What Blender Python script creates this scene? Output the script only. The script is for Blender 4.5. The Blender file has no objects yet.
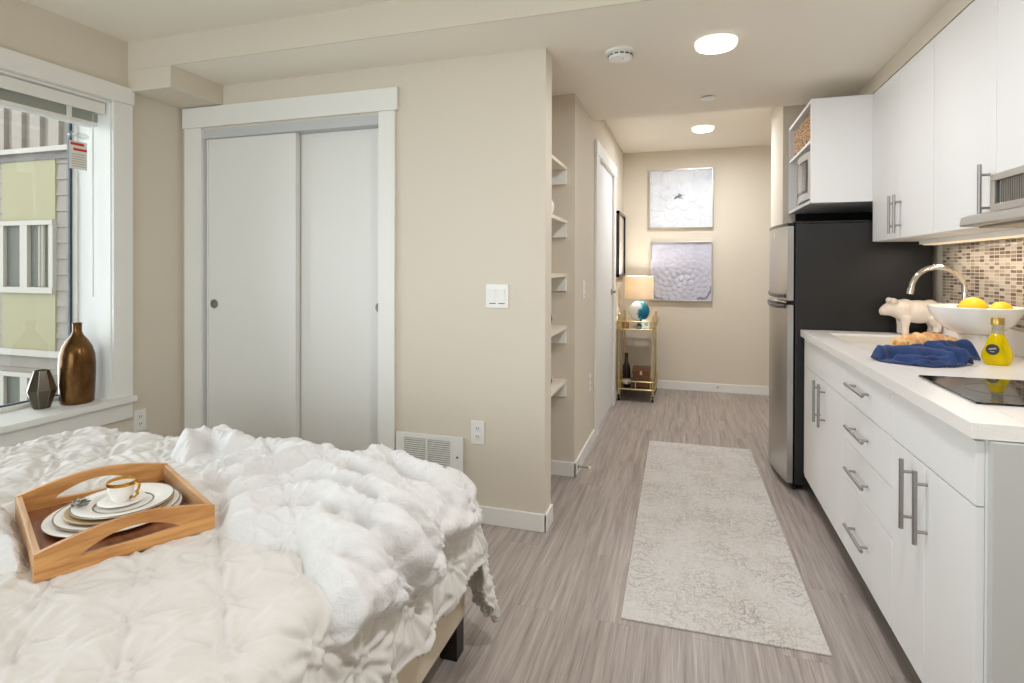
import bpy, bmesh, math, random
import numpy as np
from mathutils import Vector, Matrix, Euler
PI = math.pi
rnd = random.Random(7)
SC = bpy.context.scene
COL = SC.collection

# ------------------------------------------------------------------ materials
def lin(c):
    r = []
    for v in c[:3]:
        v = v / 255.0
        r.append(v / 12.92 if v <= .04045 else ((v + .055) / 1.055) ** 2.4)
    return (r[0], r[1], r[2], 1.0)

MATS = {}
class N:
    """tiny node helper"""
    def __init__(s, m):
        s.t = m.node_tree; s.n = s.t.nodes; s.l = s.t.links
    def add(s, typ, **kw):
        nd = s.n.new(typ)
        for k, v in kw.items():
            if k == 'ins':
                for i, val in v.items():
                    if hasattr(val, 'is_output'): s.l.new(val, nd.inputs[i])
                    else: nd.inputs[i].default_value = val
            else: setattr(nd, k, v)
        return nd
    def math(s, op, a, b=0.0, c=None):
        d = {0: a, 1: b}
        if c is not None: d[2] = c
        return s.add('ShaderNodeMath', operation=op, ins=d).outputs[0]
    def ramp(s, fac, stops, interp='LINEAR'):
        r = s.add('ShaderNodeValToRGB', ins={0: fac})
        e = r.color_ramp; e.interpolation = interp
        while len(e.elements) < len(stops): e.elements.new(.5)
        for k, (p, c) in enumerate(stops):
            e.elements[k].position = p; e.elements[k].color = c
        return r.outputs[0]
    def noise(s, vec, scale, detail=2.0, rough=.5, dist=0.0):
        return s.add('ShaderNodeTexNoise', ins={'Vector': vec, 'Scale': scale, 'Detail': detail, 'Roughness': rough, 'Distortion': dist})
    def mix(s, fac, a, b, blend='MIX'):
        m = s.add('ShaderNodeMix', data_type='RGBA', blend_type=blend)
        for i, v in ((0, fac), (6, a), (7, b)):
            if hasattr(v, 'is_output'): s.l.new(v, m.inputs[i])
            else: m.inputs[i].default_value = v
        return m.outputs[2]

def pmat(name, rgb, rough=.5, metal=0.0, bump=None, var=None, stretch=(1, 1, 1), **kw):
    m = bpy.data.materials.new(name); m.use_nodes = True
    g = N(m); b = g.n['Principled BSDF']
    b.inputs['Base Color'].default_value = lin(rgb)
    b.inputs['Roughness'].default_value = rough; b.inputs['Metallic'].default_value = metal
    for k, v in kw.items(): b.inputs[k.replace('_', ' ')].default_value = v
    if bump or var:
        tc = g.add('ShaderNodeTexCoord')
        mp = g.add('ShaderNodeMapping', ins={0: tc.outputs['Object'], 3: stretch})
    if bump:
        nz = g.noise(mp.outputs[0], bump[0], 3)
        bp = g.add('ShaderNodeBump', ins={'Strength': bump[1], 'Distance': bump[2] if len(bump) > 2 else .002, 'Height': nz.outputs[0]})
        g.l.new(bp.outputs[0], b.inputs['Normal'])
    if var:   # (scale, rgb2, contrast)
        nz = g.noise(mp.outputs[0], var[0], 4, .6)
        f = g.ramp(nz.outputs[0], [(.5 - var[2], (0, 0, 0, 1)), (.5 + var[2], (1, 1, 1, 1))])
        g.l.new(g.mix(f, lin(rgb), lin(var[1])), b.inputs['Base Color'])
    MATS[name] = m
    return m

WALL = pmat('wall_paint', (218, 209, 193), .85, bump=(220, .06, .001))
CEIL = pmat('ceiling_paint', (240, 233, 220), .9, bump=(160, .06, .001))
TRIM = pmat('trim_white', (236, 235, 230), .45)
CABW = pmat('cabinet_white', (232, 231, 230), .55)
DOORW = pmat('door_white', (233, 234, 233), .5, bump=(60, .04, .001))
CLOSETW = pmat('closet_panel', (231, 230, 225), .55, bump=(40, .05, .001), stretch=(1, 1, .1))
TRACK = pmat('track_grey', (196, 198, 197), .5)
STEEL = pmat('brushed_steel', (190, 188, 184), .32, 1.0, bump=(40, .05, .001), stretch=(1, 1, 30))
NICKEL = pmat('satin_nickel', (162, 159, 154), .38, 1.0)
CHROME = pmat('chrome', (225, 220, 214), .09, 1.0)
BLACKP = pmat('fridge_black', (27, 25, 25), .42, bump=(400, .12, .001))
BLACKG = pmat('black_plastic', (14, 14, 15), .25)
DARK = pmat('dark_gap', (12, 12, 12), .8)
PLAST = pmat('white_plastic', (238, 237, 232), .35)
PLASTG = pmat('grey_slots', (60, 60, 60), .6)
QUARTZ = pmat('quartz', (244, 241, 238), .25, var=(300, (232, 228, 223), .2))
PORC = pmat('porcelain', (243, 241, 236), .12)
GOLD = pmat('gold', (212, 160, 70), .2, 1.0)
BRASS = pmat('brass_cart', (226, 208, 160), .3, 1.0)
LEGB = pmat('bed_leg_black', (20, 17, 16), .4)
LINEN = pmat('base_linen', (214, 202, 182), .85, bump=(500, .3, .001))

def mat_nodes(name):
    m = bpy.data.materials.new(name); m.use_nodes = True
    g = N(m); MATS[name] = m
    return m, g, g.n['Principled BSDF']

# floor planks
FLOORM, g, b = mat_nodes('vinyl_planks')
geo = g.add('ShaderNodeNewGeometry')
sx = g.add('ShaderNodeSeparateXYZ', ins={0: geo.outputs['Position']})
rot = g.add('ShaderNodeCombineXYZ', ins={0: sx.outputs[1], 1: sx.outputs[0], 2: 0.0})
br = g.add('ShaderNodeTexBrick', ins={'Vector': rot.outputs[0], 'Color1': (0, 0, 0, 1), 'Color2': (1, 1, 1, 1), 'Mortar': (.5, .5, .5, 1),
    'Scale': 1.0, 'Mortar Size': .0012, 'Brick Width': 1.22, 'Row Height': .152})
br.offset = .37; br.offset_frequency = 2
bri = g.math('MULTIPLY', br.outputs[0], 7.3)
gv = g.add('ShaderNodeCombineXYZ', ins={0: g.math('MULTIPLY', sx.outputs[0], 40.0), 1: g.math('MULTIPLY', sx.outputs[1], 1.5), 2: bri})
n1 = g.noise(gv.outputs[0], 1.0, 6, .62, .6)
gv2 = g.add('ShaderNodeCombineXYZ', ins={0: g.math('MULTIPLY', sx.outputs[0], 190.0), 1: g.math('MULTIPLY', sx.outputs[1], 5.0), 2: bri})
n2 = g.noise(gv2.outputs[0], 1.0, 4, .6)
gf = g.math('ADD', g.math('MULTIPLY', n1.outputs[0], .6), g.math('MULTIPLY', n2.outputs[0], .4))
colr = g.ramp(gf, [(.32, lin((122, 111, 105))), (.45, lin((152, 141, 134))), (.58, lin((173, 162, 155))), (.72, lin((194, 183, 176)))])
tone = g.ramp(br.outputs[0], [(0, (.95, .95, .95, 1)), (1, (1.04, 1.03, 1.03, 1))])
c = g.mix(1.0, colr, tone, 'MULTIPLY')
c = g.mix(g.math('MULTIPLY', br.outputs[1], .25), c, lin((70, 60, 55)))
g.l.new(c, b.inputs['Base Color']); b.inputs['Roughness'].default_value = .42
bp = g.add('ShaderNodeBump', ins={'Strength': .12, 'Distance': .002, 'Height': n2.outputs[0]})
g.l.new(bp.outputs[0], b.inputs['Normal'])

# mosaic backsplash (wall plane X = const: pattern over Y and Z)
MOSAIC, g, b = mat_nodes('mosaic_tile')
geo = g.add('ShaderNodeNewGeometry')
sx = g.add('ShaderNodeSeparateXYZ', ins={0: geo.outputs['Position']})
v = g.add('ShaderNodeCombineXYZ', ins={0: sx.outputs[1], 1: sx.outputs[2], 2: 0.0})
br = g.add('ShaderNodeTexBrick', ins={'Vector': v.outputs[0], 'Color1': (0, 0, 0, 1), 'Color2': (1, 1, 1, 1), 'Mortar': (.5, .5, .5, 1),
    'Scale': 1.0, 'Mortar Size': .0018, 'Brick Width': .042, 'Row Height': .0155})
br.offset = 0.0
c = g.ramp(br.outputs[0], [(0, lin((116, 102, 92))), (.2, lin((150, 135, 121))), (.36, lin((180, 166, 150))), (.52, lin((196, 184, 168))), (.68, lin((164, 148, 132))), (.82, lin((200, 190, 176))), (.93, lin((128, 114, 104)))], 'CONSTANT')
c = g.mix(br.outputs[1], c, lin((196, 186, 172)))
g.l.new(c, b.inputs['Base Color'])
g.l.new(g.ramp(br.outputs[1], [(0, (.15, .15, .15, 1)), (1, (.7, .7, .7, 1))]), b.inputs['Roughness'])
bp = g.add('ShaderNodeBump', ins={'Strength': .4, 'Distance': .001, 'Height': br.outputs[1]}); bp.invert = True
g.l.new(bp.outputs[0], b.inputs['Normal'])

# wood with grain along a local axis
def wood(name, c1, c2, axis=0, scale=1.0, rough=.45):
    m, g, b = mat_nodes(name)
    tc = g.add('ShaderNodeTexCoord')
    st = [26 * scale] * 3; st[axis] = 3.0 * scale
    mp = g.add('ShaderNodeMapping', ins={0: tc.outputs['Object'], 3: tuple(st)})
    n1 = g.noise(mp.outputs[0], 1.0, 5, .6, 1.2)
    mp2 = g.add('ShaderNodeMapping', ins={0: tc.outputs['Object'], 3: tuple(x * 4 for x in st)})
    n2 = g.noise(mp2.outputs[0], 1.0, 3)
    f = g.math('ADD', g.math('MULTIPLY', n1.outputs[0], .75), g.math('MULTIPLY', n2.outputs[0], .25))
    c = g.ramp(f, [(.33, lin(c2)), (.55, lin(c1)), (.75, lin(tuple(min(255, x * 1.08) for x in c1)))])
    g.l.new(c, b.inputs['Base Color']); b.inputs['Roughness'].default_value = rough
    return m
TRAYW = wood('tray_wood', (214, 160, 98), (176, 116, 62), 0)
TRAYE = wood('tray_end_wood', (206, 164, 120), (172, 126, 84), 1)
TRAYB = wood('tray_base_wood', (150, 100, 66), (112, 70, 44), 1)
BOXW = wood('box_wood', (126, 84, 48), (86, 52, 28), 0)

# rug: mirrored contour-line damask
RUGM, g, b = mat_nodes('rug_weave')
tc = g.add('ShaderNodeTexCoord')
sx = g.add('ShaderNodeSeparateXYZ', ins={0: tc.outputs['Object']})
ax = g.math('ABSOLUTE', sx.outputs[0])
def dist2(cx, cy, per):
    yy = g.math('PINGPONG', g.math('ADD', sx.outputs[1], cy), per)
    xx = g.math('SUBTRACT', ax, cx)
    return xx, yy
def medallion(cx, cy, per, lobes, rings, warp):
    xx, yy = dist2(cx, cy, per)
    r = g.math('SQRT', g.math('ADD', g.math('MULTIPLY', xx, xx), g.math('MULTIPLY', g.math('MULTIPLY', yy, yy), .62)))
    th = g.math('ARCTAN2', yy, xx)
    w = g.math('MULTIPLY', g.math('SINE', g.math('MULTIPLY', th, lobes)), warp)
    return g.math('ADD', r, g.math('MULTIPLY', w, r)), r
fv = g.add('ShaderNodeCombineXYZ', ins={0: ax, 1: g.math('PINGPONG', sx.outputs[1], .36), 2: 0.0})
nz = g.noise(fv.outputs[0], 13.0, 3, .5, .8)
fine = g.math('MULTIPLY', g.math('SUBTRACT', nz.outputs[0], .5), .16)
m1, r1 = medallion(0.0, 0.0, .36, 10.0, 20, .16)
m2, r2 = medallion(.335, .36, .36, 12.0, 20, .14)
mm = g.math('MINIMUM', m1, m2)
lines = g.math('ABSOLUTE', g.math('SINE', g.math('MULTIPLY', g.math('ADD', mm, g.math('MULTIPLY', fine, .34)), 62.0)))
ln = g.ramp(lines, [(0, (1, 1, 1, 1)), (.07, (1, 1, 1, 1)), (.22, (0, 0, 0, 1))])
nz2 = g.noise(fv.outputs[0], 40.0, 2, .5, .5)
l2 = g.ramp(g.math('ABSOLUTE', g.math('SUBTRACT', nz2.outputs[0], .5)), [(0, (1, 1, 1, 1)), (.014, (1, 1, 1, 1)), (.045, (0, 0, 0, 1))])
wear = g.noise(tc.outputs['Object'], 4.2, 3, .6)
wf = g.ramp(wear.outputs[0], [(.36, (.16, .16, .16, 1)), (.66, (.8, .8, .8, 1))])
lf = g.math('MULTIPLY', g.math('MAXIMUM', ln, g.math('MULTIPLY', l2, .85)), wf)
wear2 = g.noise(tc.outputs['Object'], 2.2, 2)
basec = g.mix(g.ramp(wear2.outputs[0], [(.35, (0, 0, 0, 1)), (.65, (1, 1, 1, 1))]), lin((212, 207, 202)), lin((203, 194, 184)))
band = g.ramp(g.math('ABSOLUTE', g.math('SINE', g.math('MULTIPLY', mm, 24.0))), [(.2, (0, 0, 0, 1)), (.6, (.35, .35, .35, 1))])
basec = g.mix(band, basec, lin((218, 214, 210)))
fn = g.noise(tc.outputs['Object'], 260.0, 2)
basec = g.mix(g.ramp(fn.outputs[0], [(.42, (.22, .22, .22, 1)), (.6, (0, 0, 0, 1))]), basec, lin((158, 148, 140)))
c = g.mix(g.math('MULTIPLY', lf, .9), basec, lin((132, 130, 132)))
g.l.new(c, b.inputs['Base Color']); b.inputs['Roughness'].default_value = .95
bp = g.add('ShaderNodeBump', ins={'Strength': .35, 'Distance': .002, 'Height': fn.outputs[0]})
g.l.new(bp.outputs[0], b.inputs['Normal'])

# plush and quilt
PLUSH, g, b = mat_nodes('plush_white')
b.inputs['Base Color'].default_value = lin((226, 225, 224)); b.inputs['Roughness'].default_value = .95
b.inputs['Sheen Weight'].default_value = .15; b.inputs['Sheen Roughness'].default_value = .4
tc = g.add('ShaderNodeTexCoord')
n1 = g.noise(tc.outputs['Object'], 42.0, 4, .65, .5); n2 = g.noise(tc.outputs['Object'], 190.0, 3, .7)
bp = g.add('ShaderNodeBump', ins={'Strength': .45, 'Distance': .012, 'Height': n1.outputs[0]})
bp2 = g.add('ShaderNodeBump', ins={'Strength': .5, 'Distance': .004, 'Height': n2.outputs[0], 'Normal': bp.outputs[0]})
g.l.new(bp2.outputs[0], b.inputs['Normal'])
QUILT = pmat('quilt_ivory', (217, 213, 208), .8, bump=(140, .18, .003), Sheen_Weight=.15)

# glass: clear pane (mostly passes straight, reflects by Fresnel)
GLASS = bpy.data.materials.new('window_glass'); GLASS.use_nodes = True
g = N(GLASS); g.n.remove(g.n['Principled BSDF'])
tr = g.add('ShaderNodeBsdfTransparent', ins={0: (.95, .96, .95, 1)}); gl = g.add('ShaderNodeBsdfGlossy', ins={'Roughness': .03})
fr = g.add('ShaderNodeFresnel', ins={0: 1.45}); mx = g.add('ShaderNodeMixShader', ins={0: fr.outputs[0], 1: tr.outputs[0], 2: gl.outputs[0]})
g.l.new(mx.outputs[0], g.n['Material Output'].inputs[0])
CLEAR = bpy.data.materials.new('clear_plastic'); CLEAR.use_nodes = True
g = N(CLEAR); g.n.remove(g.n['Principled BSDF'])
tr = g.add('ShaderNodeBsdfTransparent', ins={0: (.93, .94, .93, 1)}); gl = g.add('ShaderNodeBsdfGlossy', ins={'Roughness': .05})
mx = g.add('ShaderNodeMixShader', ins={0: .16, 1: tr.outputs[0], 2: gl.outputs[0]})
g.l.new(mx.outputs[0], g.n['Material Output'].inputs[0])
def emis(name, rgb, s):
    m = bpy.data.materials.new(name); m.use_nodes = True
    g = N(m); b = g.n['Principled BSDF']
    b.inputs['Base Color'].default_value = lin(rgb); b.inputs['Emission Color'].default_value = lin(rgb); b.inputs['Emission Strength'].default_value = s
    return m

# ------------------------------------------------------------------ mesh building
class B:
    """collects shapes into one bmesh"""
    def __init__(s): s.bm = bmesh.new(); s.bevelled = False
    def box(s, x0, x1, y0, y1, z0, z1, bev=0.0, seg=2, M=None):
        r = bmesh.ops.create_cube(s.bm, size=1.0)
        vs = r['verts']
        for v in vs:
            v.co = Vector(((x0 + x1) / 2 + v.co.x * (x1 - x0), (y0 + y1) / 2 + v.co.y * (y1 - y0), (z0 + z1) / 2 + v.co.z * (z1 - z0)))
        if bev > 0:
            s.bevelled = True
            es = list({e for v in vs for e in v.link_edges})
            o = bmesh.ops.bevel(s.bm, geom=es, offset=bev, segments=seg, affect='EDGES', profile=.5)
            vs = o['verts'] if M is None else list({v for f in o['faces'] for v in f.verts} | {v for v in vs if v.is_valid})
        if M is not None: bmesh.ops.transform(s.bm, matrix=M, verts=list(vs))
        return s
    def tube(s, pts, r, seg=10, closed=False, caps=True):
        pts = [Vector(p) for p in pts]; n = len(pts)
        rr = r if isinstance(r, (list, tuple)) else [r] * n
        rings = []; up = None
        for i, p in enumerate(pts):
            a = pts[(i - 1) % n] if (closed or i > 0) else p
            c = pts[(i + 1) % n] if (closed or i < n - 1) else p
            d = (c - a).normalized()
            if up is None:
                up = Vector((0, 0, 1)) if abs(d.z) < .9 else Vector((1, 0, 0))
            u = (up - d * up.dot(d)).normalized(); w = d.cross(u); up = u
            rings.append([s.bm.verts.new(p + (u * math.cos(2 * PI * k / seg) + w * math.sin(2 * PI * k / seg)) * rr[i]) for k in range(seg)])
        for i in range(n if closed else n - 1):
            A, C = rings[i], rings[(i + 1) % n]
            for k in range(seg): s.bm.faces.new((A[k], A[(k + 1) % seg], C[(k + 1) % seg], C[k]))
        if caps and not closed:
            s.bm.faces.new(rings[0][::-1]); s.bm.faces.new(rings[-1])
        return s
    def cyl(s, p0, p1, r, seg=16): return s.tube([p0, p1], r, seg)
    def lathe(s, prof, c=(0, 0, 0), seg=32, M=None, sc=(1, 1)):
        rings = []; newv = []
        for (r, z) in prof:
            if r < 1e-6:
                v = s.bm.verts.new((c[0], c[1], c[2] + z)); rings.append([v]); newv.append(v)
            else:
                R = [s.bm.verts.new((c[0] + r * sc[0] * math.cos(2 * PI * k / seg), c[1] + r * sc[1] * math.sin(2 * PI * k / seg), c[2] + z)) for k in range(seg)]
                rings.append(R); newv += R
        for A, C in zip(rings[:-1], rings[1:]):
            for k in range(seg):
                k2 = (k + 1) % seg
                if len(A) == 1 and len(C) == 1: continue
                if len(A) == 1: s.bm.faces.new((A[0], C[k2], C[k]))
                elif len(C) == 1: s.bm.faces.new((A[k], A[k2], C[0]))
                else: s.bm.faces.new((A[k], A[k2], C[k2], C[k]))
        if M is not None: bmesh.ops.transform(s.bm, matrix=M, verts=newv)
        return s
    def prism(s, pts, axis, a0, a1, M=None):
        """polygon of 2D points extruded along axis; axis 0: pts are (y,z); 1: (x,z); 2: (x,y)"""
        def p3(p, a): return {0: (a, p[0], p[1]), 1: (p[0], a, p[1]), 2: (p[0], p[1], a)}[axis]
        A = [s.bm.verts.new(p3(p, a0)) for p in pts]; C = [s.bm.verts.new(p3(p, a1)) for p in pts]
        n = len(pts)
        s.bm.faces.new(A); s.bm.faces.new(C[::-1])
        for k in range(n): s.bm.faces.new((A[k], A[(k + 1) % n], C[(k + 1) % n], C[k]))
        if M is not None: bmesh.ops.transform(s.bm, matrix=M, verts=A + C)
        return s
    def ball(s, c, r, seg=16, rings=12, M=None):
        rr = r if isinstance(r, (tuple, list)) else (r, r, r)
        m = Matrix.Translation(Vector(c)) @ (M if M is not None else Matrix.Identity(4)) @ Matrix.Diagonal((*rr, 1))
        bmesh.ops.create_uvsphere(s.bm, u_segments=seg, v_segments=rings, radius=1.0, matrix=m)
        return s

def setp(o, label=None, cat=None, group=None, kind=None):
    if label: o['label'] = label
    if cat: o['category'] = cat
    if group: o['group'] = group
    if kind: o['kind'] = kind
    return o
def origin(o):
    return Vector(o['_o']) if o is not None and '_o' in o else Vector((0, 0, 0))
ORG = {}
def obj(name, shape, mat, parent=None, smooth=35, org=None):
    """link one mesh object; coordinates are given in the world, stored relative to the parent's origin"""
    if isinstance(shape, B):
        bm = shape.bm
        bmesh.ops.recalc_face_normals(bm, faces=bm.faces)
        me = bpy.data.meshes.new(name); bm.to_mesh(me); bm.free()
    else:
        me = bpy.data.meshes.new(name); me.from_pydata(*shape); me.update()
    base = Vector(ORG.get(parent.name, (0, 0, 0))) if parent else None
    if parent is None:
        if org is None:
            n = len(me.vertices); a = np.empty(n * 3); me.vertices.foreach_get('co', a); a = a.reshape(-1, 3)
            org = ((a[:, 0].min() + a[:, 0].max()) / 2, (a[:, 1].min() + a[:, 1].max()) / 2, a[:, 2].min())
        base = Vector(org)
    me.transform(Matrix.Translation(-base))
    if smooth:
        me.polygons.foreach_set('use_smooth', [True] * len(me.polygons))
        if smooth < 180: me.set_sharp_from_angle(angle=math.radians(smooth))
    o = bpy.data.objects.new(name, me); COL.objects.link(o)
    me.materials.append(mat)
    if isinstance(shape, B) and shape.bevelled:      # keeps the big flat faces flat beside rounded edges
        wn = o.modifiers.new('weighted_normals', 'WEIGHTED_NORMAL'); wn.keep_sharp = True; wn.weight = 100
    if parent: o.parent = parent; ORG[o.name] = tuple(base)
    else: o.location = base; ORG[o.name] = tuple(base)
    return o
def thing(name, loc, label, cat, group=None, kind=None):
    o = bpy.data.objects.new(name, None); COL.objects.link(o); o.location = loc; ORG[o.name] = tuple(loc)
    o.empty_display_size = .05
    return setp(o, label, cat, group, kind)
def struct(name, shape, mat, label, cat, parent=None, smooth=35):
    o = obj(name, shape, mat, parent, smooth)
    return setp(o, label, cat, None, 'structure') if parent is None else o
def dup(root, delta, label, group=None):
    r = root.copy(); COL.objects.link(r); r.location = Vector(root.location) + Vector(delta)
    ORG[r.name] = tuple(Vector(ORG[root.name]) + Vector(delta))
    r['label'] = label
    if group: r['group'] = group
    for ch in list(root.children):
        c = ch.copy(); COL.objects.link(c); c.parent = r
        for gch in ch.children:
            d = gch.copy(); COL.objects.link(d); d.parent = c
    return r

# ------------------------------------------------------------------ camera (level eye height 1.26 m, wide lens with shift)
F = 557.63; EYE = 1.26
yaw, pitch, roll, CY = .302596, -.0046326, .002803, 269.53
fw = Vector((-math.sin(yaw) * math.cos(pitch), math.cos(yaw) * math.cos(pitch), math.sin(pitch)))
rt = Vector((math.cos(yaw), math.sin(yaw), 0)); up = rt.cross(fw)
r2 = rt * math.cos(roll) + up * math.sin(roll); u2 = -rt * math.sin(roll) + up * math.cos(roll)
cam = bpy.data.cameras.new('camera'); co = bpy.data.objects.new('camera', cam); COL.objects.link(co)
cam.sensor_width = 36; cam.lens = F * 36 / 1024; cam.shift_y = -(341.5 - CY) / 1024; cam.clip_start = .02
mw = Matrix((r2, u2, -fw)).transposed().to_4x4(); mw.translation = (0, 0, EYE); co.matrix_world = mw
SC.camera = co

# ------------------------------------------------------------------ room shell
XW = -2.845; YC = 2.575; XH = -.638; YB = 6.0; XR = 1.27
ZB, ZS, ZH = 2.45, 2.30, 2.465
struct('floor', B().box(-3.4, 2.0, -2.6, 6.2, -.1, 0), FLOORM, 'grey-brown wood-look vinyl plank floor running down the hallway', 'floor')
struct('ceiling', B().box(-3.4, 1.5, -2.6, 2.24, ZB, ZB + .1), CEIL, 'higher cream ceiling over the bed by the window', 'ceiling')
struct('ceiling_lower', B().box(-3.4, 1.5, 2.24, 3.95, ZS, ZB + .1), CEIL, 'dropped cream ceiling over the closet wall and kitchen with two round lamps below', 'ceiling')
struct('ceiling_hall', B().box(-.9, 2.0, 3.95, 6.2, ZH, ZH + .1), CEIL, 'bright ceiling at the far end of the hallway', 'ceiling')
struct('trim_beam_face', B().box(XW, 1.27, 2.232, 2.2395, ZS, ZB), WALL, 'beige beam face between the higher and the dropped ceiling', 'beam')
struct('trim_bulkhead', B().box(.968, XR, .9, 3.949, 2.212, ZS - .0005), WALL, 'narrow beige bulkhead between the wall cabinets and the ceiling', 'bulkhead')
struct('trim_duct_box', B().box(XW, -2.551, 2.232, YC, 2.187, ZS - .001), WALL, 'small beige boxed-in duct in the corner above the closet', 'boxed duct')

# left wall with window opening Y wy0..wy1, z wz0..wz1
wy0, wy1, wz0, wz1 = .55, 2.145, .567, 2.11
bl = B().box(-3.142, XW, -2.6, wy0, 0, ZB).box(-3.142, XW, wy1, 3.45, 0, ZB).box(-3.142, XW, wy0, wy1, 0, wz0 - .03).box(-3.142, XW, wy0, wy1, wz1, ZB)
struct('wall_left', bl, WALL, 'beige wall with the big white-trimmed window', 'wall')
# closet wall
ox0, ox1, oz = -2.695, -1.528, 2.055
struct('wall_closet', B().box(XW, ox0, YC, 2.70, 0, ZS).box(ox1, XH, YC, 2.70, 0, ZS).box(ox0, ox1, YC, 2.70, oz, ZS), WALL,
       'beige wall holding the white sliding closet doors', 'wall')
struct('wall_niche_back', B().box(-1.25, -1.15, 2.70, 3.31, 0, ZS), WALL, 'beige back of the shelf niche beside the hallway', 'wall')
# hall left wall with door opening
hy0, hy1, hz = 4.185, 5.115, 2.085
struct('wall_hall', B().box(-.76, XH, 3.31, hy0, 0, ZB + .1).box(-.76, XH, hy1, YB, 0, ZB + .1).box(-.76, XH, hy0, hy1, hz, ZB + .1).box(-2.845, -.76, 3.31, 3.43, 0, ZS),
       WALL, 'beige hallway wall with the white door in it', 'wall')
struct('wall_back', B().box(-.8, 2.0, YB, YB + .12, 0, 2.56), WALL, 'beige end wall of the hallway behind the two flower pictures', 'wall')
struct('wall_right', B().box(XR, XR + .12, -2.6, 4.2, 0, ZB), WALL, 'beige kitchen wall above and behind the white cabinets', 'wall')
struct('wall_stub', B().box(.63, 2.0, 4.2, 4.75, 0, 2.56), WALL, 'beige wall end beyond the refrigerator', 'wall')
struct('wall_side', B().box(1.9, 2.0, 4.75, YB, 0, 2.56), WALL, 'beige side wall hidden beyond the refrigerator', 'wall')
# rear wall (behind the viewer) with a wide window opening added to let in fill daylight
rx0, rx1, rz0, rz1 = -2.75, -.35, .12, 2.38
struct('wall_rear', B().box(-3.2, rx0, -2.6, -2.48, 0, ZB).box(rx1, XR + .12, -2.6, -2.48, 0, ZB).box(rx0, rx1, -2.6, -2.48, 0, rz0).box(rx0, rx1, -2.6, -2.48, rz1, ZB),
       WALL, 'beige rear wall behind the viewer around an added wide window', 'wall')
w2 = thing('fill_window', ((rx0 + rx1) / 2, -2.54, rz0), 'wide white-framed window added behind the viewer for fill daylight', 'window', kind='structure')  # unseen window, added so daylight reaches the room from behind
fb = B()
for a, c_ in ((rx0, rx0 + .05), (rx1 - .05, rx1), (-1.98, -1.92), (-1.18, -1.12)): fb.box(a, c_, -2.57, -2.51, rz0, rz1, .004)
fb.box(rx0, rx1, -2.57, -2.51, rz0, rz0 + .05, .004).box(rx0, rx1, -2.57, -2.51, rz1 - .05, rz1, .004)
obj('frame', fb, TRIM, w2)
obj('glass_pane', B().box(rx0 + .04, rx1 - .04, -2.543, -2.537, rz0 + .04, rz1 - .04), GLASS, w2)

# baseboards
def bboard(name, shape, label): struct(name, shape, TRIM, label, 'baseboard')
BBH = .085
bboard('baseboard_closet', B().box(-1.428, XH + .012, YC - .013, YC, 0, BBH, .003).box(XH, XH + .013, YC - .013, 2.70, 0, BBH, .003), 'white baseboard under the heater wrapping the wall corner')
bboard('baseboard_niche', B().box(-1.15, XH + .013, 3.297, 3.31, 0, BBH, .003), 'white baseboard at the foot of the shelf niche')
bboard('baseboard_hall', B().box(XH, XH + .013, 3.297, 4.04, 0, BBH, .003).box(XH, XH + .013, 5.235, YB - .013, 0, BBH, .003), 'white baseboard along the hallway wall beside the door')
bboard('baseboard_back', B().box(XH, 1.9, YB - .013, YB, 0, BBH, .003), 'white baseboard under the flower pictures at the hallway end')
bboard('baseboard_left', B().box(XW, XW + .013, -2.48, YC, 0, BBH, .003), 'white baseboard under the window behind the bed')
bboard('baseboard_stub', B().box(.617, .63, 4.2, 4.75, 0, BBH, .003), 'white baseboard on the wall end beyond the refrigerator')

# ------------------------------------------------------------------ window 1
w1 = thing('window_1', (XW, (wy0 + wy1) / 2, wz0), 'large white-trimmed window beside the bed with vases on its sill', 'window', kind='structure')
obj('casing', B().box(XW, XW + .02, wy1 - .005, wy1 + .10, wz0 + .0005, wz1 + .005, .003).box(XW, XW + .02, wy0 - .10, wy0 + .005, wz0 + .0005, wz1 + .005, .003)
    .box(XW, XW + .028, wy0 - .12, wy1 + .104, wz1 + .005, wz1 + .092, .003), TRIM, w1)
obj('sill', B().prism([(-3.14, wy0 + .001), (XW + .0005, wy0 + .001), (XW + .0005, wy0 - .12), (XW + .045, wy0 - .12), (XW + .045, wy1 + .104), (XW + .0005, wy1 + .104), (XW + .0005, wy1 - .001), (-3.14, wy1 - .001)], 2, wz0 - .028, wz0), TRIM, w1)
obj('apron', B().box(XW, XW + .018, wy0 - .10, wy1 + .10, wz0 - .118, wz0 - .028, .003), TRIM, w1)
obj('reveal', B().box(-3.141, XW, wy1 - .008, wy1 - .0005, wz0, wz1 - .001).box(-3.141, XW, wy0 + .0005, wy0 + .008, wz0, wz1 - .001).box(-3.141, XW, wy0, wy1, wz1 - .008, wz1 - .0005), TRIM, w1)
fo = .018
obj('frame', B().box(-3.138, -3.075, wy1 - fo, wy1 - .008, wz0, wz1 - .008, .004).box(-3.138, -3.075, wy0 + .008, wy0 + fo, wz0, wz1 - .008, .004)
    .box(-3.138, -3.075, wy0 + .008, wy1 - .008, wz0, wz0 + fo, .004).box(-3.138, -3.075, wy0 + .008, wy1 - .008, wz1 - fo, wz1 - .008, .004), TRIM, w1)
GASK = pmat('gasket_grey', (74, 84, 92), .5)
gk = B()
for (a, c_) in ((wy1 - fo - .007, wy1 - fo), (wy0 + fo, wy0 + fo + .007), (wy1 - fo - .013, wy1 - fo - .009)): gk.box(-3.125, -3.105, a, c_, wz0 + fo, wz1 - fo)
gk.box(-3.125, -3.105, wy0 + fo, wy1 - fo, wz0 + fo, wz0 + fo + .006).box(-3.125, -3.105, wy0 + fo, wy1 - fo, wz1 - fo - .006, wz1 - fo)
obj('gasket', gk, GASK, w1)
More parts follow.
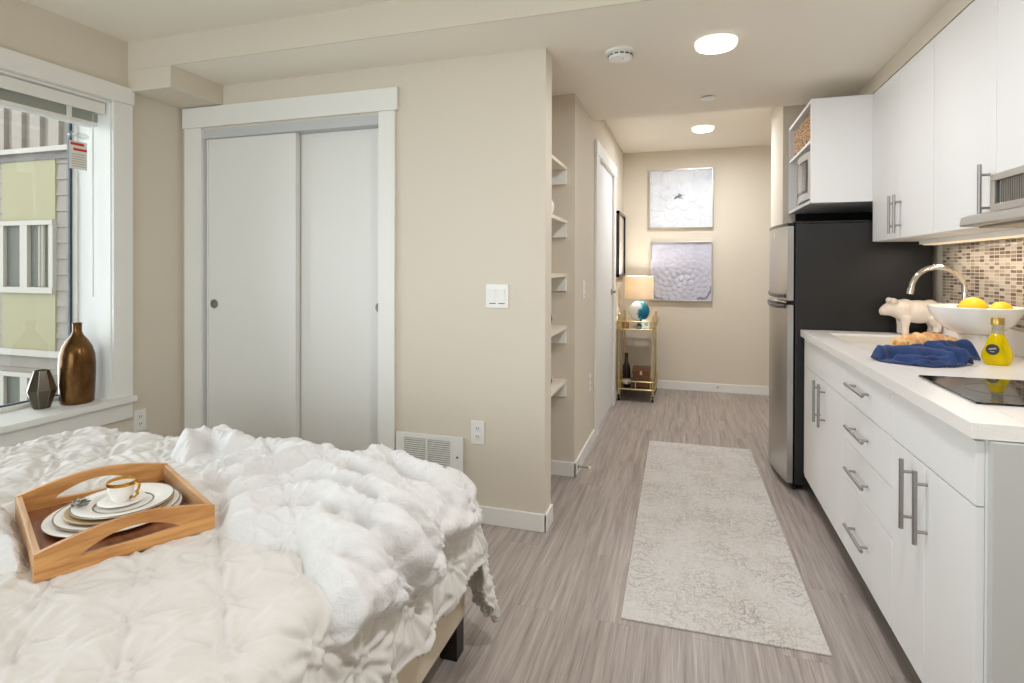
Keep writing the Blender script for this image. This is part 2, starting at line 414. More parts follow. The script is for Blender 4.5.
obj('glass_pane', B().box(-3.119, -3.113, wy0 + fo, wy1 - fo, wz0 + fo, wz1 - fo), GLASS, w1)

# raised blind
bl = thing('window_blind', (-2.90, 1.35, 2.04), 'raised white blind under the head of the big window', 'blind')
BLINDW = pmat('blind_white', (232, 231, 224), .5)
obj('headrail', B().box(-2.935, -2.875, wy0 + .02, wy1 - .016, 2.045, 2.098, .004).box(-2.876, -2.870, wy0 + .02, wy1 - .016, 2.04, 2.098, .002), BLINDW, bl)
SLAT = pmat('blind_slats', (176, 178, 166), .6)
sl = B()
for k in range(8): sl.box(-2.955, -2.895, wy0 + .03, wy1 - .035, 1.998 + k * .0055, 2.0015 + k * .0055)
obj('slat_stack', sl, SLAT, bl)
obj('bottom_rail', B().box(-2.957, -2.893, wy0 + .03, wy1 - .035, 1.975, 1.996, .004), BLINDW, bl)
for yy in (1.955, 1.46, .9):
    obj('ladder_tape', B().box(-2.894, -2.889, yy, yy + .022, 1.972, 2.046), BLINDW, bl)
obj('tilt_wand', B().cyl((-2.90, 2.086, 2.04), (-2.90, 2.086, 1.10), .0045, 8), pmat('wand_white', (240, 240, 238), .3), bl)
TAGM = pmat('tag_paper', (226, 220, 212), .7); TAGR = pmat('tag_red', (196, 48, 34), .6); TAGG = pmat('tag_grey', (176, 170, 164), .7)
tg = thing('warning_tag', (-2.93, 2.03, 1.745), 'white and grey warning tag with red bars hanging from the blind', 'tag')
tx = -2.925
obj('paper', B().box(tx, tx + .001, 1.99, 2.075, 1.745, 1.885), TAGM, tg)
rb = B().box(tx + .001, tx + .002, 1.995, 2.06, 1.864, 1.877).box(tx + .001, tx + .002, 2.008, 2.073, 1.838, 1.850)
obj('red_bar', rb, TAGR, tg)
tl = B()
for k in range(6): tl.box(tx + .001, tx + .002, 2.0, 2.068, 1.818 - k * .012, 1.822 - k * .012)
obj('text_lines', tl, TAGG, tg)
obj('string', B().tube([(-2.925, 2.03, 1.885), (-2.924, 2.034, 1.93), (-2.915, 2.02, 1.99)], .0012, 6), BLINDW, tg)
hook = B()
hook.ball((-2.915, 2.045, 1.915), (.012, .035, .016)).ball((-2.92, 1.995, 1.915), (.012, .018, .020), 8, 6)
setp(obj('blind_cleat', hook, CLEAR), 'clear plastic cord clip above the warning tag at the window', 'cord clip')
setp(obj('warning_sticker', B().box(-2.8925, -2.8915, 1.515, 1.575, 1.980, 1.991), TAGR), 'small red sticker strip on the raised blind bottom rail', 'sticker')

# ------------------------------------------------------------------ neighbouring building seen through the window
SID = pmat('siding_taupe', (90, 82, 72), .8); SIDV = pmat('siding_battens', (98, 88, 78), .8)
GREEN = pmat('panel_green', (99, 92, 64), .75); WHT = pmat('facade_white', (114, 107, 96), .6)
DGL = pmat('facade_glass', (58, 58, 48), .5, Specular_IOR_Level=.15); CURT = pmat('facade_curtain', (106, 100, 88), .9)
nb = thing('neighbouring_building', (-9.6, 6.2, -3), 'taupe and green clad apartment building seen through the window', 'building')
sb = B()
z = -3.2
while z < 2.86:
    sb.prism([(6.02, z), (6.0, z + .002), (6.015, z + .235), (6.02, z + .235)], 0, -14, -5.5); z += .24
sb.box(-14, -5.5, 6.02, 6.5, -3.2, 7.2)
obj('lap_siding', sb, SID, nb)
vb = B()
x = -14.0
while x < -5.5:
    vb.box(x, x + .22, 5.955, 6.02, 3.06, 7.2); x += .40
obj('batten_siding', vb, SIDV, nb)
obj('trim_band', B().box(-14, -5.5, 5.93, 6.02, 2.985, 3.06).box(-14, -5.5, 5.95, 6.02, -.13, -.03), WHT, nb)
obj('trim_band', B().box(-14, -5.5, 5.97, 6.02, 2.87, 2.94), pmat('facade_dark', (64, 57, 53), .8), nb)
for gx in (-10.28, -13.4, -7.2):
    obj('green_panel', B().box(gx, gx + 1.18, 5.985, 6.02, 1.95, 2.87), GREEN, nb)
    obj('green_panel', B().box(gx, gx + 1.18, 5.985, 6.02, -.03, .84), GREEN, nb)
    for zz, hh in ((.84, 1.11), (-1.75, 1.36)):
        wf = obj('window', B().box(gx + .002, gx + .09, 5.95, 6.03, zz + .088, zz + hh - .068).box(gx + 1.09, gx + 1.178, 5.95, 6.03, zz + .088, zz + hh - .068).box(gx, gx + 1.18, 5.94, 6.03, zz, zz + .09)
                 .box(gx, gx + 1.18, 5.94, 6.03, zz + hh - .07, zz + hh).box(gx + .47, gx + .63, 5.945, 6.03, zz + .03, zz + hh - .03), WHT, nb)
        obj('pane', B().box(gx + .09, gx + 1.09, 6.0, 6.012, zz + .09, zz + hh - .07), DGL, wf)
        obj('curtain', B().tube([(gx + .86, 5.99, zz + .1), (gx + .86, 5.99, zz + hh - .08)], .03, 8).tube([(gx + .93, 5.99, zz + .1), (gx + .93, 5.99, zz + hh - .08)], .03, 8), CURT, wf)
GRND = pmat('courtyard', (90, 118, 112), .9)
struct('ground', B().box(-16, -3.4, -6, 6, -3.3, -3.2), GRND, 'grey courtyard ground below the window', 'ground')

# ------------------------------------------------------------------ closet
t1 = struct('trim_1', B().box(-2.818, ox0 - .0, YC - .018, YC, 0, 2.0645, .003).box(ox1 + .0, -1.432, YC - .018, YC, 0, 2.0645, .003)
            .box(-2.83, -1.416, YC - .024, YC, 2.065, 2.182, .003), TRIM, 'white casing around the sliding closet doors', 'trim')
struct('trim_track', B().box(ox0, ox1, 2.572, 2.69, 2.003, oz).box(ox0, ox0 + .004, 2.58, 2.69, 0, 2.002).box(ox1 - .004, ox1, 2.58, 2.69, 0, 2.002), TRACK, 'pale grey header track above the sliding closet doors', 'trim')
def closet_door(n, x0, x1, y, px, label):
    d = struct(n, B().box(x0 + .012, x1 - .012, y, y + .03, .012, 2.002, .002), CLOSETW, label, 'closet door')
    obj('edge_stile', B().box(x0, x0 + .012, y - .003, y + .033, .012, 2.002, .002).box(x1 - .012, x1, y - .003, y + .033, .012, 2.002, .002), CLOSETW, d)
    pl = B().lathe([(0, 0), (.020, 0), (.021, .004), (.025, .005), (.027, .003), (.027, -.001)], seg=28, M=Matrix.Translation((px, y - .0005, 1.04)) @ Matrix.Rotation(PI / 2, 4, 'X'))
    obj('finger_pull', pl, NICKEL, d)
closet_door('door_1', ox0 + .005, -2.066, 2.596, -2.635, 'sliding closet door panel nearer the window')
closet_door('door_2', -2.09, ox1 - .005, 2.640, -1.565, 'sliding closet door panel nearer the light switch')

# ------------------------------------------------------------------ hall door
t2 = struct('trim_2', B().box(XH, XH + .018, 4.05, hy0 + .012, 0, 2.085, .003).box(XH, XH + .018, hy1 - .012, 5.225, 0, 2.085, .003).box(XH, XH + .024, 4.035, 5.245, 2.085, 2.185, .003)
            .box(XH - .10, XH, hy0, hy0 + .012, 0, hz).box(XH - .10, XH, hy1 - .012, hy1, 0, hz).box(XH - .10, XH, hy0, hy1, hz - .012, hz), TRIM, 'white casing around the hallway door', 'trim')
d3 = struct('door_3', B().box(XH - .045, XH - .004, hy0 + .015, hy1 - .015, .012, hz - .015, .002), DOORW, 'plain white hallway door with lever handle', 'door')
hd = B().lathe([(0, 0), (.027, 0), (.027, .008), (.022, .011), (.010, .012), (.010, .045), (0, .045)], seg=20, M=Matrix.Translation((XH - .004, 5.045, 1.04)) @ Matrix.Rotation(PI / 2, 4, 'Y'))
hd.tube([(XH + .038, 5.045, 1.04), (XH + .042, 4.99, 1.04), (XH + .038, 4.93, 1.037)], [.009, .008, .007], 10)
obj('handle', hd, NICKEL, d3)
for zz in (.25, 1.05, 1.85):
    obj('hinge', B().cyl((XH + .002, hy0 + .012, zz - .05), (XH + .002, hy0 + .012, zz + .05), .006, 8), NICKEL, d3)

# ------------------------------------------------------------------ wall fittings
def plate_rot(o, cx, cy, cz, facing):   # build flat in x-z facing -Y then turn
    pass
def outlet(cx, cz, y, label, M=None):
    o = thing('power_outlet', (cx, y, cz - .058), label, 'outlet')
    T = Matrix.Translation((cx, y, cz)) @ (M or Matrix.Identity(4))
    obj('cover_plate', B().box(-.036, .036, -.006, 0, -.058, .058, .003, 2, T), PLAST, o)
    for s in (-1, 1):
        r = obj('socket', B().box(-.017, .017, -.008, -.005, s * .02 - .014, s * .02 + .014, .002, 2, T), PLAST, o)
        obj('slots', B().box(-.0075, -.0045, -.0088, -.0078, s * .02 - .002, s * .02 + .007, M=T).box(.0045, .0075, -.0088, -.0078, s * .02 - .002, s * .02 + .007, M=T)
            .box(-.002, .002, -.0088, -.0078, s * .02 - .009, s * .02 - .005, M=T), PLASTG, r)
    return o
outlet(-.978, .443, YC, 'white wall outlet beside the heater grille')
LW = Matrix.Rotation(PI / 2, 4, 'Z')      # turns -Y facing to +X facing
outlet(XW, .418, 2.297, 'white wall outlet under the corner of the big window', LW)
outlet(XH, .46, 3.855, 'low white outlet on the hallway wall beside the door', LW)
def switch(cx, cy, cz, gang, label, M=None):
    o = thing('light_switch', (cx, cy, cz - .058), label, 'light switch')
    T = Matrix.Translation((cx, cy, cz)) @ (M or Matrix.Identity(4))
    w = .036 if gang == 1 else .058
    obj('cover_plate', B().box(-w, w, -.006, 0, -.058, .058, .003, 2, T), PLAST, o)
    for gx in ((0,) if gang == 1 else (-.023, .023)):
        obj('rocker', B().prism([(-.006, -.034), (-.0095, -.034), (-.0075, .0), (-.012, .034), (-.006, .034)], 0, gx - .0165, gx + .0165, T), PLAST, o)
        obj('shadow_gap', B().box(gx - .016, gx + .016, -.0066, -.006, -.038, -.0342, M=T), PLASTG, o)
    return o
switch(-.878, YC, 1.118, 2, 'double rocker light switch on the beige closet wall')
switch(XH, 3.60, 1.115, 1, 'light switch on the hallway wall beside the shelf niche', LW)

hg = thing('wall_heater', (-1.239, YC, .223), 'white wall heater grille beside the closet', 'heater')
gx0, gx1, gz0, gz1 = -1.426, -1.052, .228, .412
fr = B().box(gx0 + .05, gx1 - .07, YC - .014, YC - .004, gz1 - .025, gz1).box(gx0 + .05, gx1 - .07, YC - .014, YC - .004, gz0, gz0 + .025)
fr.box(gx0, gx0 + .05, YC - .014, YC - .004, gz0, gz1, .004).box(gx1 - .07, gx1, YC - .014, YC - .004, gz0, gz1, .004).box(-1.256, -1.246, YC - .014, YC - .004, gz0 + .026, gz1 - .026, .001)
obj('frame', fr, PLAST, hg)
obj('recess', B().box(gx0 + .02, gx1 - .02, YC - .004, YC - .0005, gz0 + .01, gz1 - .01), pmat('heater_dark', (48, 50, 54), .7), hg)
lv = B()
for k in range(12):
    zz = gz0 + .030 + k * .0108
    lv.prism([(YC - .012, zz), (YC - .004, zz + .0045), (YC - .004, zz + .0058), (YC - .012, zz + .0018)], 0, gx0 + .045, gx1 - .065)
obj('louvers', lv, PLAST, hg)
obj('thermostat_knob', B().cyl((gx1 - .03, YC - .018, .312), (gx1 - .03, YC - .012, .312), .005, 12), PLASTG, hg)

# doorstops
def doorstop(p, d, label):
    o = thing('door_stop', p, label, 'door stop')
    p = Vector(p); d = Vector(d)
    obj('rod', B().cyl(p, p + d * .065, .005, 10), NICKEL, o)
    obj('tip', B().cyl(p + d * .065, p + d * .08, .009, 12), PLAST, o)
    obj('mounting_flange', B().cyl(p, p + d * .006, .012, 14), NICKEL, o)
doorstop((XH + .013, 3.36, .045), (1, 0, 0), 'metal door stop on the hallway baseboard by the shelf niche')
doorstop((.31, YB - .013, .048), (0, -1, 0), 'metal door stop on the end-wall baseboard under the flower pictures')

# ceiling fixtures
GLOW = emis('lamp_diffuser', (255, 246, 230), 9.0)
GLOWS = emis('lamp_side', (255, 246, 232), .75)
def ceil_lamp(x, y, z, label):
    o = thing('ceiling_lamp', (x, y, z), label, 'ceiling light', 'flush round ceiling lamps')
    obj('rim', B().lathe([(0, 0), (.0955, 0), (.0955, -.005), (0, -.005)], (x, y, z), 48), PLAST, o)
    obj('diffuser_side', B().lathe([(0, -.0052), (.094, -.0052), (.094, -.014), (.090, -.027), (.081, -.0315), (.078, -.0282), (0, -.0282)], (x, y, z), 48), GLOWS, o)
    obj('diffuser', B().lathe([(0, -.0335), (.05, -.033), (.072, -.0315), (.0785, -.029), (.0785, -.0282), (0, -.0282)], (x, y, z), 48), GLOW, o)
    l = bpy.data.lights.new('lamp_light', 'AREA'); l.shape = 'DISK'; l.size = .15; l.color = (.96, .97, 1.0)
    lo = bpy.data.objects.new('lamp_light', l); COL.objects.link(lo); lo.parent = o; lo.location = (0, 0, -.036)
    return l
L1 = ceil_lamp(.127, 2.726, ZS, 'round ceiling lamp nearer the bed, above the rug')
L2 = ceil_lamp(.134, 5.06, ZH, 'round ceiling lamp at the far hallway end')
L3_FILL = ceil_lamp(-1.2, .2, ZB, 'round ceiling lamp added above the bed out of view as fill light')  # unseen lamp added to lift the light around the bed
L4_FILL = ceil_lamp(.25, 1.0, ZB, 'round ceiling lamp added above the viewer out of view as fill light')  # unseen lamp added to brighten the bed side and base cabinets
sd = thing('smoke_detector', (-.307, 2.731, ZS), 'white smoke detector on the dropped ceiling left of the lamp'.replace(' left of', ' beside'), 'smoke detector')
obj('base', B().lathe([(0, 0), (.072, 0), (.072, -.010), (.062, -.014), (0, -.014)], (-.307, 2.731, ZS), 40), PLAST, sd)
obj('body', B().lathe([(0, -.04), (.035, -.040), (.052, -.037), (.058, -.028), (.058, -.016), (.055, -.0135), (0, -.0135)], (-.307, 2.731, ZS), 40), PLAST, sd)
vb = B()
for k in range(14):
    a = 2 * PI * k / 14
    vb.box(-.002, .002, -.009, .009, -.0265, -.0195, M=Matrix.Translation((-.307, 2.731, ZS)) @ Matrix.Rotation(a, 4, 'Z') @ Matrix.Translation((.0575, 0, 0)))
obj('vent_slots', vb, PLASTG, sd)
obj('indicator', B().cyl((-.292, 2.71, ZS - .0408), (-.292, 2.71, ZS - .038), .004, 8), PLASTG, sd)
sp = thing('sprinkler_cover', (.126, 3.61, ZS), 'small flat round sprinkler cover on the dropped ceiling', 'sprinkler cover')
obj('disc', B().lathe([(0, -.014), (.036, -.013), (.041, -.010), (.041, -.007), (0, -.007)], (.126, 3.61, ZS), 32), PLAST, sp)
obj('stem', B().cyl((.126, 3.61, ZS), (.126, 3.61, ZS - .007), .025, 20), DARK, sp)

# ------------------------------------------------------------------ niche shelves and things on them
names = ['topmost', 'second from top', 'middle', 'fourth from top', 'lowest']
SHELFP = pmat('shelf_paint', (233, 225, 208), .6)
for k, zt in enumerate((1.862, 1.543, 1.222, .906, .586)):
    s = thing('niche_shelf', (-.92, 3.0, zt - .02), '%s white shelf in the niche beside the hallway' % names[k], 'shelf', 'shelves in the wall niche')
    obj('board', B().box(-1.15, -.685, 2.70, 3.31, zt - .02, zt, .002), SHELFP, s)
    obj('support_cleat', B().box(-1.15, -.688, 3.285, 3.31, zt - .105, zt - .02, .002), TRIM, s)
    obj('support_cleat', B().box(-1.15, -.688, 2.70, 2.725, zt - .105, zt - .02, .002), TRIM, s)
IRON = pmat('dark_iron', (44, 34, 28), .5, .6)
def lantern(z0, h, label):
    o = thing('wire_lantern', (-.765, 2.985, z0), label, 'lantern', 'dark wire lanterns in the niche')
    x, y = -.765, 2.985
    obj('ring', B().tube([(x + .05 * math.cos(a * PI / 10), y + .05 * math.sin(a * PI / 10), z0 + .006) for a in range(20)], .004, 6, True), IRON, o)
    obj('ring', B().tube([(x + .035 * math.cos(a * PI / 10), y + .035 * math.sin(a * PI / 10), z0 + h) for a in range(20)], .004, 6, True), IRON, o)
    for k in range(8):
        a = k * PI / 4
        obj('wire', B().tube([(x + r * math.cos(a), y + r * math.sin(a), z0 + .006 + q * (h - .006)) for q, r in ((0, .05), (.25, .062), (.6, .05), (1, .035))], .003, 6), IRON, o)
lantern(.906, .25, 'taller dark wire lantern on the fourth shelf of the niche')
lantern(.586, .17, 'shorter dark wire lantern on the lowest shelf of the niche')
setp(obj('bud_vase', B().lathe([(0, 0), (.03, 0), (.042, .03), (.044, .06), (.03, .09), (.014, .11), (.014, .125), (.017, .13), (.010, .128), (.010, .02), (0, .02)], (-.735, 2.985, 1.543), 24), PORC),
     'small white bud vase on the second shelf of the niche', 'vase')

# ------------------------------------------------------------------ pictures
def framed(n, x0, x1, z0, z1, hfun, mat, fmat, label):
    o = thing(n, ((x0 + x1) / 2, YB, z0), label, 'picture')
    w = .011
    obj('frame', B().box(x0, x0 + w, YB - .04, YB - .001, z0, z1, .002).box(x1 - w, x1, YB - .04, YB - .001, z0, z1, .002).box(x0, x1, YB - .04, YB - .001, z0, z0 + w, .002).box(x0, x1, YB - .04, YB - .001, z1 - w, z1, .002), fmat, o)
    n_ = 150
    a0, a1, b0, b1 = x0 + w, x1 - w, z0 + w, z1 - w
    gx, gz = np.meshgrid(np.linspace(0, 1, n_), np.linspace(0, 1, n_), indexing='ij')
    h = hfun(gx, gz)
    vs = np.stack([a0 + gx * (a1 - a0), YB - .016 - h * .026, b0 + gz * (b1 - b0)], -1).reshape(-1, 3)
    idx = np.arange(n_ * n_).reshape(n_, n_)
    fs = np.stack([idx[:-1, :-1], idx[1:, :-1], idx[1:, 1:], idx[:-1, 1:]], -1).reshape(-1, 4)
    cv = obj('canvas', (vs.tolist(), [], fs.tolist()), mat, o, 180)
    return o, cv
def big_flower(x, z):
    h = np.zeros_like(x) - 1
    cx, cz = .47, .55
    k = 0
    for ring, (n, rad, ln, wd) in enumerate(((9, .40, .34, .17), (8, .27, .26, .14), (6, .14, .17, .11))):
        for j in range(n):
            a = 2 * PI * (j + .35 * ring) / n + .2
            px, pz = cx + rad * math.cos(a), cz + rad * .82 * math.sin(a)
            u = (x - px) * math.cos(a) + (z - pz) * math.sin(a); v = -(x - px) * math.sin(a) + (z - pz) * math.cos(a)
            e = 1 - (u / ln) ** 2 - (v / wd) ** 2
            pet = np.where(e > 0, ring * .28 + .30 * np.sqrt(np.clip(e, 0, 1)) + .25 * (u / ln) + .035 * np.sin(v * 90 + u * 20), -1)
            h = np.maximum(h, pet)
    return np.maximum(h, -.05 + .03 * np.sin(x * 40 + z * 17))
def dahlia(x, z):
    h = np.zeros_like(x) - .6
    cx, cz = .50, .44
    for i in range(110, 0, -1):
        a = i * 2.39996; r = .052 * math.sqrt(i) * .92
        ln, wd = .05 + r * .16, .035 + r * .13
        px, pz = cx + r * math.cos(a), cz + r * .80 * math.sin(a)
        u = (x - px) * math.cos(a) + (z - pz) * math.sin(a); v = -(x - px) * math.sin(a) + (z - pz) * math.cos(a)
        e = 1 - (u / ln) ** 2 - (v / wd) ** 2
        h = np.maximum(h, np.where(e > 0, .9 - r * 1.3 + .35 * (u / ln) + .30 * np.sqrt(np.clip(e, 0, 1)), -1))
    return np.maximum(h, 0)
SILV = pmat('frame_silver', (196, 192, 186), .35, .7)
CAN1 = pmat('canvas_white', (226, 229, 234), .7, bump=(60, .2, .002), var=(5, (206, 212, 222), .2))
CAN2 = pmat('canvas_lavender', (204, 204, 216), .65, bump=(60, .2, .002), var=(4, (184, 184, 200), .2))
p1, c1 = framed('wall_picture', -.37, .259, 1.665, 2.268, big_flower, CAN1, SILV, 'upper silver-framed relief of a large white flower')
st = B()
for k in range(26):
    a = rnd.uniform(0, 2 * PI); r = rnd.uniform(0, .055)
    st.ball((-.075 + r * 1.2 * math.cos(a), YB - .050, 1.99 + r * .55 * math.sin(a)), rnd.uniform(.004, .008), 8, 6)
obj('stamens', st, pmat('stamen_grey', (128, 128, 134), .5), p1)
p2, c2 = framed('wall_picture', -.357, .252, .915, 1.525, dahlia, CAN2, SILV, 'lower silver-framed relief of a lavender many-petalled bloom')
hp = thing('wall_picture', (XH, 5.66, 1.165), 'black-framed picture on the hallway wall past the door', 'picture')
fr = B()
for a in ((5.37, 5.395, 1.165, 1.80), (5.925, 5.95, 1.165, 1.80), (5.37, 5.95, 1.165, 1.19), (5.37, 5.95, 1.775, 1.80)): fr.box(XH + .001, XH + .03, *a, .002)
obj('frame', fr, BLACKG, hp)
obj('print', B().box(XH + .002, XH + .012, 5.39, 5.93, 1.185, 1.78), pmat('print_pale', (226, 220, 206), .3, var=(9, (196, 188, 172), .2)), hp)

# ------------------------------------------------------------------ bar cart with lamp, bottle, box
cx0, cx1, cy0, cy1 = -.605, -.292, 5.345, 5.86
ct = thing('bar_cart', ((cx0 + cx1) / 2, (cy0 + cy1) / 2, 0), 'two-tier brass bar cart in the hallway corner beneath the table lamp', 'bar cart')
for px, py in ((cx0, cy0), (cx1, cy0), (cx0, cy1), (cx1, cy1)):
    post = obj('post', B().cyl((px, py, .062), (px, py, .80), .009, 12).ball((px, py, .81), .014, 12, 8).lathe([(.009, 0), (.013, .004), (.009, .008)], (px, py, .70), 12).lathe([(.009, 0), (.013, .004), (.009, .008)], (px, py, .18), 12), BRASS, ct)
    wh = obj('caster', B().cyl((px - .009, py, .028), (px + .009, py, .028), .028, 20), BLACKG, ct)
    obj('fork', B().box(px - .014, px - .010, py - .012, py + .012, .02, .064, .001).box(px + .010, px + .014, py - .012, py + .012, .02, .064, .001).box(px - .014, px + .014, py - .012, py + .012, .058, .066, .001).cyl((px - .016, py, .028), (px + .016, py, .028), .010, 12), BRASS, wh)
def rail(z, ext):
    pts = []
    for (qx, qy, a0) in ((cx1 + ext, cy1 + ext, 0), (cx0 - ext, cy1 + ext, 90), (cx0 - ext, cy0 - ext, 180), (cx1 + ext, cy0 - ext, 270)):
        sx_ = -1 if qx > cx0 + .1 else 1; sy_ = -1 if qy > cy0 + .1 else 1
        for k in range(5):
            a = math.radians(a0 + k * 22.5)
            pts.append((qx + sx_ * .03 + .03 * math.cos(a), qy + sy_ * .03 + .03 * math.sin(a), z))
    return pts
for zs in (.115, .675):
    tr_ = obj('tray_rail', B().tube(rail(zs, .018), .007, 8, True).tube(rail(zs + .075, .018), .006, 8, True), BRASS, ct)
    ub = B()
    for fx in (0, .5, 1):
        for yy in (cy0 - .018, cy1 + .018): ub.cyl((cx0 + .02 + fx * (cx1 - cx0 - .04), yy, zs), (cx0 + .02 + fx * (cx1 - cx0 - .04), yy, zs + .075), .005, 8)
        for xx in (cx0 - .018, cx1 + .018): ub.cyl((xx, cy0 + .02 + fx * (cy1 - cy0 - .04), zs), (xx, cy0 + .02 + fx * (cy1 - cy0 - .04), zs + .075), .005, 8)
    obj('baluster', ub, BRASS, tr_)
obj('shelf', B().box(cx0 - .012, cx1 + .012, cy0 - .012, cy1 + .012, .672, .680, .001), pmat('mirror_shelf', (205, 205, 200), .04, 1.0), ct)
obj('shelf', B().box(cx0 - .012, cx1 + .012, cy0 - .012, cy1 + .012, .112, .120, .001), pmat('dark_shelf', (52, 38, 30), .2), ct)
lx, ly, lz = -.435, 5.56, .680
lp = thing('table_lamp', (lx, ly, lz), 'table lamp with blue and white globe base on the brass cart', 'table lamp')
GLB, g, b = mat_nodes('globe_blue_white')
tc = g.add('ShaderNodeTexCoord'); nz = g.noise(tc.outputs['Object'], 6.5, 2, .5, .3)
sx = g.add('ShaderNodeSeparateXYZ', ins={0: tc.outputs['Object']})
f = g.math('ADD', nz.outputs[0], g.math('MULTIPLY', sx.outputs[0], 1.9))
c = g.ramp(f, [(.40, lin((232, 236, 236))), (.44, lin((120, 180, 200))), (.47, lin((18, 122, 152))), (.75, lin((10, 96, 128)))])
g.l.new(c, b.inputs['Base Color']); b.inputs['Roughness'].default_value = .12
gb = B()
bmesh.ops.create_icosphere(gb.bm, subdivisions=4, radius=.100, matrix=Matrix.Translation((lx, ly, lz + .155)))
obj('globe_base', gb, GLB, lp)
obj('foot', B().lathe([(0, 0), (.055, 0), (.057, .008), (.030, .018), (.018, .03), (.020, .06), (0, .06)], (lx, ly, lz), 28), CHROME, lp)
obj('stem', B().cyl((lx, ly, lz + .25), (lx, ly, lz + .40), .008, 10), CHROME, lp)
SHADE, g, b = mat_nodes('lamp_shade_linen')
b.inputs['Base Color'].default_value = lin((232, 224, 210)); b.inputs['Roughness'].default_value = .9
df = g.add('ShaderNodeBsdfTranslucent', ins={0: lin((246, 226, 192))})
mx = g.add('ShaderNodeMixShader', ins={0: .26, 1: b.outputs[0], 2: df.outputs[0]}); g.l.new(mx.outputs[0], g.n['Material Output'].inputs[0])
obj('shade', B().lathe([(.138, .275), (.134, .495), (.1325, .495), (.1365, .275), (.138, .275)], (lx, ly, lz), 48), SHADE, lp)
obj('bulb', B().ball((lx, ly, lz + .40), (.025, .025, .032), 16, 12), emis('bulb_glow', (255, 226, 186), 3.0), lp)
pl = bpy.data.lights.new('bulb_light', 'POINT'); pl.color = (1, .93, .82); pl.shadow_soft_size = .03
plo = bpy.data.objects.new('bulb_light', pl); COL.objects.link(plo); plo.parent = lp; plo.location = (0, 0, .445)
cd = thing('greeting_card', (-.345, 5.47, .68), 'small pale card leaning in front of the lamp base', 'card')
CM = Matrix.Translation((-.363, 5.425, .681)) @ Matrix.Rotation(-.22, 4, 'X') @ Matrix.Rotation(.15, 4, 'Z')
obj('card', B().box(-.036, .036, -.001, .001, 0, .085, M=CM), pmat('card_white', (232, 236, 226), .5), cd)
obj('motif', B().lathe([(0, 0), (.02, 0)], seg=6, M=CM @ Matrix.Translation((.004, -.0015, .04)) @ Matrix.Rotation(PI / 2, 4, 'X')), pmat('card_green', (160, 190, 160), .5), cd)
for k, (gx, gy, lab) in enumerate(((-.565, 5.40, 'small amber glass nearer the cart front beside the globe lamp'), (-.545, 5.50, 'small amber glass behind its twin beside the globe lamp'))):
    gl_ = setp(obj('shot_glass', B().lathe([(0, 0), (.018, 0), (.022, .055), (.020, .055), (.0165, .008), (0, .008)], (gx, gy, .680), 16), pmat('amber_glass', (214, 168, 110), .1, Transmission_Weight=.6)), lab, 'glass', 'small glasses on the bar cart')
wbx, wby = -.545, 5.46
wb = thing('wine_bottle', (wbx, wby, .12), 'dark wine bottle on the lower shelf of the brass cart', 'bottle')
obj('glass_body', B().lathe([(0, .002), (.034, 0), (.038, .006), (.038, .165), (.034, .195), (.018, .225), (.0145, .245), (.0145, .300), (.0165, .302), (.0165, .312), (0, .312)], (wbx, wby, .12), 28), pmat('bottle_dark', (44, 30, 14), .08, Transmission_Weight=.25), wb)
obj('label', B().lathe([(.0386, .02), (.0388, .022), (.0388, .07), (.0386, .072)], (wbx, wby, .12), 28), pmat('bottle_label', (224, 216, 200), .6), wb)
obj('foil', B().lathe([(.015, .245), (.0152, .300), (.0172, .302), (.0172, .314), (0, .3145)], (wbx, wby, .12), 24), pmat('foil_black', (20, 16, 14), .3), wb)
bx = thing('wooden_box', (-.40, 5.50, .12), 'lidded brown wooden box on the lower shelf of the brass cart', 'box')
obj('body', B().box(-.485, -.325, 5.42, 5.58, .12, .255, .003), BOXW, bx)
obj('lid', B().box(-.488, -.322, 5.417, 5.583, .258, .300, .003), BOXW, bx)
obj('clasp', B().box(-.415, -.395, 5.412, 5.418, .238, .275, .001), BRASS, bx)

# ------------------------------------------------------------------ refrigerator
fy0, fy1 = 3.475, 4.135
rf = thing('refrigerator', (.9, 3.8, 0), 'black and stainless top-freezer refrigerator beside the counter', 'refrigerator')
obj('body', B().box(.588, 1.245, fy0, fy1, .035, 1.508, .006), BLACKP, rf)
obj('top_cap', B().box(.575, 1.24, fy0 + .005, fy1 - .005, 1.508, 1.522, .004), BLACKG, rf)
def fridge_door(n, z0, z1):
    pts = []
    for k in range(13):
        q = k / 12; y = fy0 - .005 + q * (fy1 + .005 - fy0 + .005)
        pts.append((.548 - .038 * (1 - (2 * q - 1) ** 2), y))
    pts += [(.578, fy1 + .005), (.578, fy0 - .005)]
    return obj(n, B().prism(pts, 2, z0, z1), STEEL, rf, 50)
fz = fridge_door('freezer_door', 1.075, 1.495); lower = fridge_door('fridge_door', .045, 1.050)
def bow(y, ex): q = (y - fy0) / (fy1 - fy0); return .548 - .038 * (1 - (2 * q - 1) ** 2) - ex
hb = B().prism([(bow(y, .002), y) for y in np.linspace(fy0 - .006, fy1 + .006, 12)] + [(.58, fy1 + .006), (.58, fy0 - .006)], 2, 1.495, 1.512)
obj('door_cap', hb, BLACKG, fz, 50)
hp_ = [(bow(y, -.004), y, 1.068 + .018 * (1 - math.sin(PI * q) * .4)) for q, y in ((k / 10, fy0 + .02 + k * .06) for k in range(11))]
obj('handle', B().tube([(p[0], p[1], p[2] + .014) for p in hp_], .013, 10), BLACKG, fz)
obj('handle', B().tube([(p[0] - .002, p[1], 1.042 - .010 * math.sin(PI * k / 10)) for k, p in enumerate(hp_)], .015, 10), BLACKG, lower)
obj('handle_insert', B().tube([(p[0] - .009, p[1], 1.064) for k, p in enumerate(hp_)], .006, 8), CHROME, lower)
